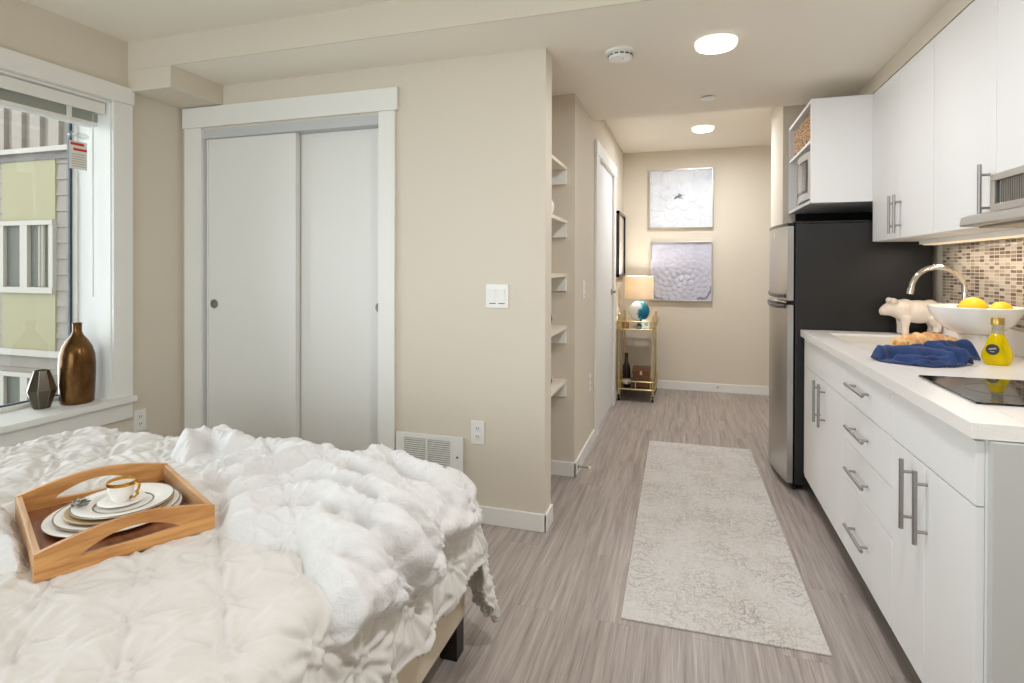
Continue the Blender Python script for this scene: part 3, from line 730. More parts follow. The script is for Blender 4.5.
obj('badge', B().box(bow(3.69, .004), bow(3.69, 0) + .01, 3.67, 3.715, 1.435, 1.470, .002), pmat('badge', (214, 206, 190), .3, .5), fz)
obj('toe_grille', B().box(.575, .60, fy0 + .01, fy1 - .01, .006, .040, .002), BLACKG, rf)
for yy in (fy0 + .06, fy1 - .06): obj('foot', B().cyl((.62, yy, 0), (.62, yy, .04), .018, 12), BLACKG, rf)
for yy in (fy0 + .06, fy1 - .06): obj('foot', B().cyl((1.18, yy, 0), (1.18, yy, .04), .018, 12), BLACKG, rf)
obj('hinge_cover', B().box(.552, .62, fy1 - .07, fy1, 1.512, 1.532, .004), BLACKG, rf)

# ------------------------------------------------------------------ kitchen
def bar_handle(parent, p0, p1, out, r=.0062, name='handle'):
    p0 = Vector(p0); p1 = Vector(p1); out = Vector(out); d = (p1 - p0).normalized()
    s = B().tube([p0, p1], r, 12)
    for q in (p0 + d * .035, p1 - d * .035): s.tube([q, q - out], r * .72, 10)
    return obj(name, s, NICKEL, parent)
XF = .625; XCF = .644      # door faces, carcass front
ZT = .876                  # carcass top
def base_cab(y0, y1, label, name='base_cabinet', top=None):
    c_ = thing(name, (.95, (y0 + y1) / 2, 0), label, 'cabinet', 'white base cabinets under the counter')
    obj('carcass', B().box(XCF, XR - .002, y0 + .001, y1 - .001, .102, top or ZT - .001, .001), CABW, c_)
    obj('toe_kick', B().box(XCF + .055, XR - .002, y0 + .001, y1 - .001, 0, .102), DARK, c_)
    return c_
def panel(parent, n, y0, y1, z0, z1): return obj(n, B().box(XF, XCF - .001, y0 + .0015, y1 - .0015, z0 + .0015, z1 - .0015, .0015), CABW, parent)
HX = .596
ca = base_cab(2.59, 3.455, 'white sink base cabinet with paired doors beside the refrigerator', top=.732)
for y_ in (2.591, 3.437): obj('side_panel', B().box(XCF, XR - .002, y_, y_ + .017, .732, ZT - .001), CABW, ca)
panel(ca, 'false_front', 2.59, 3.40, .722, ZT - .004)
dL = panel(ca, 'door', 2.995, 3.40, .115, .722); dR = panel(ca, 'door', 2.59, 2.995, .115, .722)
obj('filler_strip', B().box(XCF - .012, XCF - .001, 3.40, 3.454, .115, ZT - .004), CABW, ca)
bar_handle(dL, (HX, 2.995 - .0, .712), (HX, 2.995, .510), (HX - XF, 0, 0)); bar_handle(dR, (HX, 2.895, .712), (HX, 2.895, .510), (HX - XF, 0, 0))
dL.children[0].location.y += .035; dR.children[0].location.y += .035
cb = base_cab(2.04, 2.59, 'white four-drawer base cabinet in the middle of the counter')
for z0, z1, hz_ in ((.722, ZT - .004, .806), (.562, .722, .640), (.402, .562, .476), (.115, .402, .255)):
    d_ = panel(cb, 'drawer', 2.04, 2.59, z0, z1)
    bar_handle(d_, (HX, 2.250, hz_), (HX, 2.475, hz_), (HX - XF, 0, 0))
cc = base_cab(1.51, 2.04, 'white base cabinet under the cooktop at the counter end')
panel(cc, 'false_front', 1.51, 2.04, .722, ZT - .004)
dL = panel(cc, 'door', 1.79, 2.04, .115, .722); dR = panel(cc, 'door', 1.51, 1.79, .115, .722)
bar_handle(dL, (HX, 1.872, .708), (HX, 1.872, .508), (HX - XF, 0, 0)); bar_handle(dR, (HX, 1.772, .708), (HX, 1.772, .508), (HX - XF, 0, 0))

# countertop with sink cut-out
sx0, sx1, sy0, sy1 = .725, 1.08, 2.93, 3.33
ctop = B()
ZC0, ZC1 = .877, .914
ctop.box(.612, sx0, 1.500, 3.462, ZC0, ZC1, .002).box(sx1, XR - .002, 1.500, 3.462, ZC0, ZC1).box(sx0, sx1, 1.500, sy0, ZC0, ZC1).box(sx0, sx1, sy1, 3.462, ZC0, ZC1)
setp(obj('countertop', ctop, QUARTZ), 'white speckled quartz countertop over the base cabinets', 'countertop')
setp(obj('backsplash_curb', B().box(XR - .022, XR - .002, 1.505, 3.40, ZC1 + .0005, 1.012, .002), QUARTZ), 'low white quartz upstand along the kitchen wall behind the counter', 'upstand')
struct('trim_backsplash', B().box(XR - .009, XR - .001, 1.45, 3.405, 1.0125, 1.44), MOSAIC, 'beige and brown glass mosaic tile behind the counter', 'backsplash tile')
snk = thing('sink', ((sx0 + sx1) / 2, (sy0 + sy1) / 2, .74), 'white undermount sink in the counter beside the refrigerator', 'sink')
SINKM = pmat('sink_white', (226, 220, 210), .25)
obj('basin', B().box(sx0 + .002, sx0 + .012, sy0 + .002, sy1 - .002, .75, ZC1 - .012).box(sx1 - .012, sx1 - .002, sy0 + .002, sy1 - .002, .75, ZC1 - .012).box(sx0 + .002, sx1 - .002, sy0 + .002, sy0 + .012, .75, ZC1 - .012)
    .box(sx0 + .002, sx1 - .002, sy1 - .012, sy1 - .002, .75, ZC1 - .012).box(sx0 + .002, sx1 - .002, sy0 + .002, sy1 - .002, .74, .752), SINKM, snk)
obj('drain', B().lathe([(0, .001), (.035, .001), (.04, .003), (.042, 0)], ((sx0 + sx1) / 2, (sy0 + sy1) / 2, .752), 24), CHROME, snk)
fx, fyy = 1.190, 2.98
fa = thing('kitchen_faucet', (fx, fyy, ZC1), 'tall chrome gooseneck faucet arching over the sink', 'faucet')
arc = [(fx, fyy, ZC1 + .012), (fx, fyy, 1.14)]
for k in range(1, 15):
    a = PI * k / 15 * 1.06
    arc.append((fx - .103 + .103 * math.cos(a), fyy, 1.162 + .103 * math.sin(a)))
arc.append((fx - .212, fyy, 1.150))
obj('spout', B().tube(arc, .0115, 14), CHROME, fa)
obj('base', B().lathe([(0, 0), (.027, 0), (.027, .010), (.020, .016), (.019, .10), (.0125, .115), (0, .115)], (fx, fyy, ZC1), 24), CHROME, fa)
obj('spray_head', B().tube([(fx - .2065, fyy, 1.168), (fx - .2125, fyy, 1.142)], .0145, 14), CHROME, fa)
obj('lever', B().tube([(fx, fyy - .018, ZC1 + .07), (fx, fyy - .07, ZC1 + .085)], .006, 10), CHROME, fa)
ckt = thing('cooktop', (.95, 1.89, ZC1), 'black glass electric cooktop set into the counter end', 'cooktop')
obj('glass_top', B().box(.705, 1.195, 1.705, 2.075, ZC1 + .0005, ZC1 + .007, .003), pmat('cooktop_glass', (16, 15, 15), .05), ckt)
RINGM = pmat('burner_ring', (92, 90, 88), .3)
for bx_, r in ((.84, .085), (1.06, .07)):
    obj('burner_ring', B().lathe([(r - .002, 0), (r - .002, .0006), (r, .0006), (r, 0)], (bx_, 1.89, ZC1 + .007), 48), RINGM, ckt)
setp(obj('end_panel', B().box(XCF + .004, XR - .002, 1.488, 1.5095, 0, ZT - .001, .001), pmat('panel_shaded_white', (194, 194, 191), .35)), 'white side panel closing the counter end, its shade put into the colour', 'cabinet panel')  # cabinet white greyed down: the panel's shade is in its colour

# upper cabinets
XU = .96
def upper(y0, y1, z0, label):
    c_ = thing('wall_cabinet', (1.12, (y0 + y1) / 2, z0), label, 'cabinet', 'white wall cabinets over the counter')
    obj('carcass', B().box(XU + .019, XR - .002, y0 + .001, y1 - .001, z0, 2.20, .001), CABW, c_)
    return c_
def udoor(c_, y0, y1, z0): return obj('door', B().box(XU, XU + .018, y0 + .0015, y1 - .0015, z0 + .002, 2.198, .0015), CABW, c_)
u1 = upper(2.68, 3.455, 1.40, 'white double-door wall cabinet above the faucet')
d1 = udoor(u1, 3.07, 3.455, 1.40); d2 = udoor(u1, 2.68, 3.07, 1.40)
UX = XU - .03
bar_handle(d1, (UX, 3.105, 1.425), (UX, 3.105, 1.605), (-.03, 0, 0)); bar_handle(d2, (UX, 3.035, 1.425), (UX, 3.035, 1.605), (-.03, 0, 0))
u2 = upper(2.2, 2.68, 1.40, 'white single-door wall cabinet beside the range hood')
d3_ = udoor(u2, 2.2, 2.68, 1.40)
bar_handle(d3_, (UX, 2.235, 1.425), (UX, 2.235, 1.605), (-.03, 0, 0))
u3 = upper(1.58, 2.2, 1.565, 'white wall cabinet directly above the range hood')
udoor(u3, 1.58, 1.89, 1.565); udoor(u3, 1.89, 2.2, 1.565)
# open cabinet over the refrigerator
oy0, oy1, oz0, oz1, oxf = 3.457, 4.165, 1.621, 2.199, .660
oc = thing('open_wall_cabinet', (.96, 3.81, oz0), 'white open-front wall cabinet above the refrigerator', 'cabinet')
ob = B().box(oxf, XR - .002, oy0, oy0 + .018, oz0, oz1, .001).box(oxf, XR - .002, oy1 - .018, oy1, oz0, oz1, .001).box(oxf + .0005, XR - .003, oy0 + .018, oy1 - .018, oz0 + .0005, oz0 + .018).box(oxf + .0005, XR - .003, oy0 + .018, oy1 - .018, oz1 - .018, oz1 - .0005)
ob.box(1.24, XR - .004, oy0 + .018, oy1 - .018, oz0 + .018, oz1 - .018)
obj('carcass', ob, CABW, oc)
obj('shelf', B().box(oxf + .004, 1.24, oy0 + .019, oy1 - .019, 1.962, 1.980, .001), CABW, oc)
ph = B()
for k in range(7):
    for xx in (.71, 1.1): ph.cyl((xx, oy1 - .0175, 1.70 + k * .035), (xx, oy1 - .019, 1.70 + k * .035), .003, 8)
obj('gap_shade_panel', B().box(.70, 1.25, oy1 - .04, oy1 - .004, 1.524, oz0 - .001), DARK, oc)  # black panel added in place of the shade in the gap over the refrigerator
obj('peg_holes', ph, PLASTG, oc)
# basket
WICK, g, b = mat_nodes('wicker')
tc = g.add('ShaderNodeTexCoord')
vo = g.add('ShaderNodeTexVoronoi', ins={'Vector': g.add('ShaderNodeMapping', ins={0: tc.outputs['Object'], 3: (60, 60, 90)}).outputs[0], 'Scale': 1.0})
c = g.ramp(vo.outputs[0], [(.1, lin((240, 206, 160))), (.5, lin((214, 168, 118))), (.85, lin((120, 80, 50)))])
g.l.new(c, b.inputs['Base Color']); b.inputs['Roughness'].default_value = .7
bp = g.add('ShaderNodeBump', ins={'Strength': .8, 'Distance': .006, 'Height': vo.outputs[0]}); bp.invert = True; g.l.new(bp.outputs[0], b.inputs['Normal'])
bk = thing('wicker_basket', (.90, 3.79, 1.98), 'brown woven basket on the shelf above the microwave', 'basket')
wb_ = B()
ky0, ky1, kx0, kx1 = 3.50, 4.08, .688, 1.10
nrow = 9
for r in range(nrow):
    zz = 1.989 + r * .0195; e = .004 * (r % 2)
    pts = []
    def side(p, q, n, nx, ny):
        for k in range(n):
            t = k / n; w = .004 * (1 if (k + r) % 2 else -1)
            pts.append((p[0] + (q[0] - p[0]) * t + nx * w, p[1] + (q[1] - p[1]) * t + ny * w, zz))
    side((kx0, ky0), (kx0, ky1), 22, 1, 0); side((kx0, ky1), (kx1, ky1), 16, 0, 1); side((kx1, ky1), (kx1, ky0), 22, 1, 0); side((kx1, ky0), (kx0, ky0), 16, 0, 1)
    wb_.tube(pts, .0105, 6, True)
obj('woven_body', wb_, WICK, bk)
obj('base', B().box(kx0, kx1, ky0, ky1, 1.981, 1.988), WICK, bk)
# microwave
mwv = thing('microwave', (.90, 3.75, oz0 + .018), 'silver microwave in the open cabinet above the refrigerator', 'microwave')
my0, my1, mz0, mz1 = 3.49, 3.985, oz0 + .030, 1.932
obj('body', B().box(.692, 1.14, my0, my1, mz0, mz1, .006), pmat('microwave_grey', (186, 186, 186), .4, .3), mwv)
pts = [(.692 - .03 * math.sin(PI * k / 12) - .006, my0 + k / 12 * (my1 - my0)) for k in range(13)] + [(.692, my1), (.692, my0)]
mdr = obj('door', B().prism(pts, 2, mz0 + .004, mz1 - .004), pmat('microwave_silver', (206, 206, 206), .3, .5), mwv, 50)
y0q, y1q = my0 + .10, my1 - .014
def mbow(y, e): return .692 - .03 * math.sin(PI * (y - my0) / (my1 - my0)) - .006 - e
pts = [(mbow(y, .002), y) for y in np.linspace(y0q, y1q, 10)] + [(mbow(y, -.003), y) for y in np.linspace(y1q, y0q, 10)]
obj('window', B().prism(pts, 2, mz0 + .045, mz1 - .045), BLACKG, mdr, 50)
pts = [(mbow(y, .0035), y) for y in np.linspace(y0q + .02, y1q - .02, 10)] + [(mbow(y, -.003), y) for y in np.linspace(y1q - .02, y0q + .02, 10)]
obj('window_glass', B().prism(pts, 2, mz0 + .06, mz1 - .06), pmat('microwave_window', (150, 146, 136), .12, .4), mdr, 50)
for k in range(4): obj('foot', B().cyl((.74 + .32 * (k % 2), my0 + .05 + .38 * (k // 2), oz0 + .018), (.74 + .32 * (k % 2), my0 + .05 + .38 * (k // 2), mz0 + .002), .012, 10), BLACKG, mwv)
# range hood
rh = thing('range_hood', (1.06, 1.89, 1.39), 'stainless range hood above the cooktop', 'range hood')
hy0_, hy1_ = 1.585, 2.192
obj('canopy', B().prism([(.862, 1.395), (.858, 1.400), (.862, 1.424), (.880, 1.432), (XU - .004, 1.440), (XU - .004, 1.470), (XU - .002, 1.560), (XR - .012, 1.560), (XR - .012, 1.395)], 1, hy0_, hy1_), STEEL, rh, 30)
gb_ = B()
gb_.box(XU - .020, XU - .003, hy0_ + .005, hy0_ + .03, 1.4665, 1.5395).box(XU - .020, XU - .003, hy1_ - .03, hy1_ - .002, 1.4665, 1.5395).box(XU - .020, XU - .003, hy0_ + .005, hy1_ - .002, 1.540, 1.562, .001).box(XU - .020, XU - .003, hy0_ + .005, hy1_ - .002, 1.444, 1.466, .001)
obj('vent_frame', gb_, STEEL, rh)
gm = B()
for k in range(44):
    yy = hy0_ + .033 + k * .0122; gm.box(XU - .011, XU - .006, yy, yy + .006, 1.464, 1.542)
obj('vent_slats', gm, NICKEL, rh)
obj('underside_filter', B().box(.90, XR - .03, hy0_ + .03, hy1_ - .03, 1.388, 1.394), NICKEL, rh)
# under-cabinet light
ul = thing('undercabinet_light', (1.15, 2.8, 1.385), 'slim light bar fixed under the wall cabinets', 'light bar')
obj('housing', B().box(1.115, 1.185, 2.22, 3.28, 1.378, 1.3998, .002), PLAST, ul)
obj('lens', B().box(1.125, 1.175, 2.24, 3.26, 1.374, 1.3785, .001), emis('bar_glow', (255, 228, 190), .45), ul)
al = bpy.data.lights.new('bar_light', 'AREA'); al.shape = 'RECTANGLE'; al.size = .014; al.size_y = .98; al.color = (1, .88, .72)
alo = bpy.data.objects.new('bar_light', al); COL.objects.link(alo); alo.parent = ul; alo.location = (0, -.05, -.0135)

# ------------------------------------------------------------------ things on the counter
def remesh(o, vox, it=6, fac=.5):
    m = o.modifiers.new('remesh', 'REMESH'); m.mode = 'VOXEL'; m.voxel_size = vox; m.use_smooth_shade = True
    s = o.modifiers.new('smooth', 'SMOOTH'); s.iterations = it; s.factor = fac
def R3(x=0, y=0, z=0): return Euler((x, y, z)).to_matrix().to_4x4()
# ceramic pig, nose towards -X
px_, py_, pz_ = 1.143, 3.385, ZC1
pg = B()
pg.ball((px_ + .006, py_, pz_ + .120), (.094, .060, .060), 24, 16).ball((px_ - .055, py_, pz_ + .125), (.058, .055, .060)).ball((px_ + .056, py_, pz_ + .122), (.052, .055, .062))
pg.tube([(px_ - .075, py_, pz_ + .130), (px_ - .115, py_, pz_ + .134), (px_ - .140, py_, pz_ + .124), (px_ - .162, py_, pz_ + .113)], [.052, .043, .030, .019], 14)
for s in (-1, 1):
    pg.tube([(px_ - .058, py_ + s * .030, pz_ + .095), (px_ - .062, py_ + s * .032, pz_ + .04), (px_ - .062, py_ + s * .032, pz_ + .002)], [.027, .017, .018], 12)
    pg.tube([(px_ + .062, py_ + s * .032, pz_ + .10), (px_ + .080, py_ + s * .033, pz_ + .045), (px_ + .072, py_ + s * .033, pz_ + .002)], [.034, .019, .019], 12)
    pg.tube([(px_ - .108, py_ + s * .024, pz_ + .160), (px_ - .116, py_ + s * .034, pz_ + .178), (px_ - .126, py_ + s * .038, pz_ + .186)], [.020, .018, .007], 10)
pgo = obj('pig_figurine', pg, pmat('pig_ceramic', (240, 230, 218), .55, bump=(30, .25, .004), var=(14, (220, 200, 180), .2)), None, 180, org=(px_, py_, pz_))
remesh(pgo, .005, 5); setp(pgo, 'cream ceramic pig figurine standing by the sink', 'figurine')
pge = obj('snout_disc', B().lathe([(0, .003), (.012, .003), (.016, 0), (.012, -.004), (0, -.004)], seg=18, M=Matrix.Translation((px_ - .164, py_, pz_ + .112)) @ R3(0, -PI / 2 - .3, 0)), MATS['pig_ceramic'], pgo)
for s in (-1, 1): obj('eye', B().ball((px_ - .130, py_ + s * .026, pz_ + .142), .004, 8, 6), MATS['dark_gap'], pgo)
obj('tail', B().tube([(px_ + .102 + .008 * math.sin(k * .9), py_ + .010 * math.cos(k * .9), pz_ + .135 + k * .004) for k in range(9)], .004, 8), MATS['pig_ceramic'], pgo)
# pedestal bowl with lemons
bx, by = 1.092, 2.655
bw = thing('pedestal_bowl', (bx, by, ZC1), 'large white pedestal fruit bowl on the counter behind the oil bottle', 'bowl')
obj('bowl', B().lathe([(0, .085), (.05, .085), (.085, .098), (.122, .130), (.146, .172), (.153, .193), (.150, .196), (.142, .176), (.116, .135), (.08, .106), (.04, .096), (0, .095)], (bx, by, ZC1), 56), PORC, bw)
obj('pedestal', B().lathe([(0, 0), (.062, 0), (.064, .006), (.050, .022), (.044, .050), (.050, .080), (.055, .0855), (0, .0855)], (bx, by, ZC1), 40), PORC, bw)
LEM = pmat('lemon_skin', (246, 198, 36), .4, bump=(180, .3, .002), Subsurface_Weight=.1)
def lemon(x, y, z, rz, s, label):
    prof = [(0, -.052), (.006, -.050), (.010, -.044), (.024, -.032), (.033, -.012), (.034, .006), (.028, .026), (.014, .040), (.008, .047), (.006, .051), (0, .053)]
    M = Matrix.Translation((x, y, z)) @ R3(0, 0, rz) @ R3(0, PI / 2, 0) @ Matrix.Scale(s, 4)
    o = obj('lemon', B().lathe(prof, seg=28, M=M), LEM, None, 180, org=(x, y, z)); setp(o, label, 'lemon', 'lemons in the pedestal bowl')
    obj('stem_scar', B().ball((M @ Vector((0, 0, -.052))), .004 * s, 8, 6), MATS['wicker'], o)
lemon(bx - .006, by + .0, ZC1 + .194, .2, 1.08, 'plump yellow lemon in the bowl closer to the faucet')
lemon(bx + .078, by - .02, ZC1 + .184, .5, .95, 'yellow lemon lying lower in the bowl toward the range hood')
lemon(bx + .01, by + .06, ZC1 + .148, 1.2, .95, 'yellow lemon hidden deep at the back of the bowl')
lemon(bx + .0, by - .065, ZC1 + .142, -.1, .95, 'yellow lemon hidden deep at the front of the bowl')
# oil bottle
ox, oy = 1.068, 2.43
obt = thing('oil_bottle', (ox, oy, ZC1), 'yellow oil bottle with gold cap behind the cooktop', 'bottle')
OIL = pmat('oil_yellow', (250, 226, 20), .08, Transmission_Weight=.55, IOR=1.2, Emission_Strength=0.0)
GLC = pmat('bottle_clear', (236, 236, 228), .05, Transmission_Weight=.9, IOR=1.15)
obj('oil_body', B().lathe([(0, .003), (.032, 0), (.039, .006), (.0455, .026), (.0445, .044), (.036, .066), (.029, .088), (.021, .106), (.017, .113), (0, .113)], (ox, oy, ZC1), 32, sc=(1, .8)), OIL, obt)
obj('glass_neck', B().lathe([(.0185, .110), (.0165, .120), (.0165, .146), (.0145, .146), (.0145, .113)], (ox, oy, ZC1), 24), GLC, obt)
obj('cap', B().lathe([(0, .142), (.019, .142), (.0195, .146), (.0195, .166), (.018, .169), (0, .169)], (ox, oy, ZC1), 24), pmat('cap_gold', (204, 172, 96), .3, .8), obt)
LM = Matrix.Translation((ox - .028, oy - .0315, ZC1 + .058)) @ R3(-.22, 0, -.5)
lab = obj('label', B().lathe([(0, .0012), (.018, .0012), (.019, 0), (.019, -.005), (0, -.005)], seg=28, M=LM @ R3(PI / 2, 0, 0)), pmat('label_black', (24, 20, 18), .4), obt)
sq = B()
sq.tube([LM @ Vector((-.010 + .0022 * k, -.0016, -.001 + .0035 * math.sin(k * 1.9) + .0006 * k)) for k in range(10)], .0008, 5)
sq.tube([LM @ Vector((-.006 + .002 * k, -.0016, -.0085 + .0008 * math.sin(k * 2.6))) for k in range(7)], .0006, 5)
obj('script_lettering', sq, PLAST, lab)
obj('herb_sprig', B().tube([(ox + .012, oy - .02, ZC1 + .03), (ox + .006, oy - .016, ZC1 + .06), (ox + .010, oy - .010, ZC1 + .095)], .003, 6), pmat('herb', (120, 130, 60), .6), obt)
# plate, bread, napkin
plx, ply = .910, 2.592
setp(obj('side_plate', B().lathe([(0, .0005), (.070, .0005), (.083, .005), (.123, .014), (.126, .016), (.123, .018), (.083, .010), (.070, .006), (0, .006)], (plx, ply, ZC1), 48), pmat('plate_green', (188, 194, 152), .3)),
     'pale green plate under the bread and the blue napkin', 'plate')
bd = B()
bd.ball((plx + .015, ply + .035, ZC1 + .040), (.105, .045, .032), 20, 14)
for k in range(7):
    q = k / 6; w = math.sin(PI * (.17 + .66 * q))
    for s in (-1, 1):
        bd.ball((plx - .085 + .20 * q, ply + .035 + s * .020 * w, ZC1 + .010 + .026 + .014 * w), (.044, .020 * w + .004, .036 * w + .004), 16, 12, R3(0, s * .2, s * 1.0))
bdo = obj('bread_loaf', bd, pmat('bread_crust', (202, 124, 56), .5, bump=(50, .4, .004), var=(26, (242, 204, 146), .14)), None, 180, org=(plx, ply + .035, ZC1 + .012))
remesh(bdo, .003, 3); setp(bdo, 'golden braided bread loaf on the green plate', 'bread')
bdo.rotation_euler = (0, 0, -.10)

# crumpled cloth surfaces from rolls: bumps along polylines, merged so creases form where they meet
def seg_dist(P, a, b_):
    a = np.array(a, float); b_ = np.array(b_, float); ab = b_ - a; L = (ab ** 2).sum() + 1e-12
    t = np.clip(((P - a) * ab).sum(-1) / L, 0, 1)
    return np.sqrt((((P - a) - t[..., None] * ab) ** 2).sum(-1))
def roll_height(P, rolls, base, pw=.7):
    h = np.full(P.shape[:2], base)
    for pts, hh, r in rolls:
        d = np.full(P.shape[:2], 9.0)
        for a, b_ in zip(pts[:-1], pts[1:]): d = np.minimum(d, seg_dist(P, a, b_))
        w = np.clip(1 - (d / r) ** 2, 0, 1) ** pw
        h = np.maximum(h, base + (hh - base) * w)
    return h
def blur(h, n):
    for _ in range(n):
        p = np.pad(h, 1, mode='edge')
        h = (p[1:-1, 1:-1] * 2 + p[:-2, 1:-1] + p[2:, 1:-1] + p[1:-1, :-2] + p[1:-1, 2:]) / 6
    return h
def poly_dist(P, poly):
    poly = [tuple(p) for p in poly]; n = len(poly)
    d = np.full(P.shape[:2], 9.0); ins = np.zeros(P.shape[:2], bool)
    x, y = P[..., 0], P[..., 1]
    for i in range(n):
        a, b_ = poly[i], poly[(i + 1) % n]
        d = np.minimum(d, seg_dist(P, a, b_))
        c_ = ((a[1] > y) != (b_[1] > y)) & (x < (b_[0] - a[0]) * (y - a[1]) / (b_[1] - a[1] + 1e-12) + a[0])
        ins ^= c_
    return np.where(ins, d, -d)
def grid_faces(mask):
    n, m = mask.shape
    idx = np.arange(n * m).reshape(n, m)
    q = mask[:-1, :-1] & mask[1:, :-1] & mask[1:, 1:] & mask[:-1, 1:]
    f = np.stack([idx[:-1, :-1], idx[1:, :-1], idx[1:, 1:], idx[:-1, 1:]], -1)[q]
    return f
def vnoise(X, Y, seed, cell):
    r = np.random.RandomState(seed); n = 256; t = r.rand(n, n)
    x = X / cell; y = Y / cell; xi = np.floor(x).astype(int); yi = np.floor(y).astype(int)
    fx_ = x - xi; fy_ = y - yi; fx_ = fx_ * fx_ * (3 - 2 * fx_); fy_ = fy_ * fy_ * (3 - 2 * fy_)
    g_ = lambda i, j: t[i % n, j % n]
    return (g_(xi, yi) * (1 - fx_) * (1 - fy_) + g_(xi + 1, yi) * fx_ * (1 - fy_) + g_(xi, yi + 1) * (1 - fx_) * fy_ + g_(xi + 1, yi + 1) * fx_ * fy_) - .5
def compact(V, Fc):
    used = np.unique(Fc); mp = np.full(len(V), -1); mp[used] = np.arange(len(used))
    return V[used].tolist(), [], mp[Fc].tolist()

# napkin on the counter front of the plate
S_, T_ = np.meshgrid(np.arange(.66, 1.10, .003), np.arange(2.24, 2.66, .003), indexing='ij')
P = np.stack([S_, T_], -1)
NO = [(.668, 2.42), (.70, 2.50), (.78, 2.53), (.86, 2.55), (.94, 2.60), (1.02, 2.62), (1.055, 2.56), (1.05, 2.50), (1.0, 2.46), (.985, 2.37), (.93, 2.34), (.90, 2.30), (.82, 2.275), (.76, 2.30), (.70, 2.34)]
NR = [([(.69, 2.42), (.75, 2.44), (.84, 2.42), (.88, 2.40)], .044, .042), ([(.75, 2.355), (.80, 2.335), (.88, 2.33)], .026, .022), ([(.78, 2.305), (.86, 2.295), (.90, 2.32)], .018, .014),
      ([(.89, 2.47), (.93, 2.51), (.98, 2.53), (1.03, 2.53)], .046, .036), ([(.90, 2.45), (.935, 2.40), (.965, 2.37)], .050, .022), ([(.87, 2.42), (.885, 2.37), (.90, 2.325)], .042, .017),
      ([(.94, 2.47), (.975, 2.44), (.995, 2.41)], .040, .018), ([(.97, 2.58), (1.01, 2.58), (1.04, 2.54)], .034, .022), ([(.70, 2.46), (.78, 2.485), (.86, 2.49)], .030, .022)]
P = P + np.stack([.03 * vnoise(S_ + 1, T_ + 1, 41, .06), .03 * vnoise(S_ + 1, T_ + 1, 42, .06)], -1)
d = poly_dist(P, NO) + .006 * vnoise(S_, T_, 3, .03)
NR = [(p, hh * 1.15, r * .85) for p, hh, r in NR]
h = blur(roll_height(P, NR, .005, .5), 1) + .004 * vnoise(S_, T_, 5, .02) + .002 * np.sin(S_ * 120 + T_ * 60)
h = np.where(d > 0, h * np.clip(d / .02, 0, 1) ** .5, 0) + .0035
rp = np.hypot(S_ - plx, T_ - ply); plift = np.interp(rp, [0, .08, .124, .135, .17], [.010, .014, .020, .014, .0])
V = np.stack([S_, T_, ZC1 + h + plift], -1).reshape(-1, 3)
DEN = pmat('napkin_blue', (24, 46, 92), .85, bump=(260, .3, .002), var=(16, (40, 66, 118), .2), Sheen_Weight=.1)
nk = obj('cloth_napkin', compact(V, grid_faces(d > 0)), DEN, None, 180, org=(.86, 2.44, ZC1))
sm = nk.modifiers.new('thick', 'SOLIDIFY'); sm.thickness = .003; sm.offset = -1
setp(nk, 'crumpled dark blue cloth napkin on the counter in front of the bread', 'napkin')
setp(obj('patterned_tumbler', B().lathe([(0, 0), (.016, 0), (.020, .05), (.018, .05), (.0145, .004), (0, .004)], (1.105, 3.03, ZC1), 20), pmat('speckle_cup', (200, 194, 188), .3, var=(60, (40, 38, 40), .06))),
     'small black and white speckled cup beside the pedestal bowl', 'cup')

# ------------------------------------------------------------------ window sill vases
BRZ, g, b = mat_nodes('bronze_glaze')
tc = g.add('ShaderNodeTexCoord'); mp = g.add('ShaderNodeMapping', ins={0: tc.outputs['Object'], 3: (9, 9, 5)})
nz = g.noise(mp.outputs[0], 1.6, 4, .6)
c = g.ramp(nz.outputs[0], [(.3, lin((76, 50, 24))), (.5, lin((104, 73, 38))), (.7, lin((124, 94, 56)))])
g.l.new(c, b.inputs['Base Color']); b.inputs['Metallic'].default_value = .8; b.inputs['Roughness'].default_value = .24
va = setp(obj('bottle_vase', B().lathe([(0, .002), (.066, 0), (.071, .006), (.074, .05), (.077, .14), (.0775, .20), (.074, .245), (.063, .285), (.045, .318), (.028, .340), (.0205, .358), (.0195, .375), (.0205, .400), (.0215, .404), (.018, .403), (.016, .37), (0, .34)], (-2.945, 2.04, wz0), 48), BRZ),
          'tall bronze bottle-shaped vase on the window sill', 'vase')
hv = B()
SM = pmat('smoked_glass', (84, 76, 62), .16, .35)
hx, hyv = -2.992, 1.906
def hexring(r, z, tw): return [hv.bm.verts.new((hx + r * math.cos(2 * PI * k / 8 + tw), hyv + r * math.sin(2 * PI * k / 8 + tw), wz0 + z)) for k in range(8)]
rs = [hexring(.033, .001, 0), hexring(.061, .088, 0), hexring(.031, .184, 0), hexring(.027, .184, 0), hexring(.055, .088, 0), hexring(.029, .008, 0)]
for A, C in zip(rs[:-1], rs[1:]):
    for k in range(8): hv.bm.faces.new((A[k], A[(k + 1) % 8], C[(k + 1) % 8], C[k]))
hv.bm.faces.new(rs[0][::-1]); hv.bm.faces.new(rs[-1])
hvo = setp(obj('faceted_vase', hv, SM, None, 10), 'small faceted smoked glass vase on the window sill', 'vase')
ed = B()
for k in range(8):
    a = 2 * PI * k / 8
    ed.tube([(hx + r * math.cos(a), hyv + r * math.sin(a), wz0 + z) for r, z in ((.0335, .002), (.0615, .088), (.0315, .184))], .0012, 6)
obj('metal_edges', ed, pmat('edge_metal', (150, 140, 124), .3, .9), hvo)

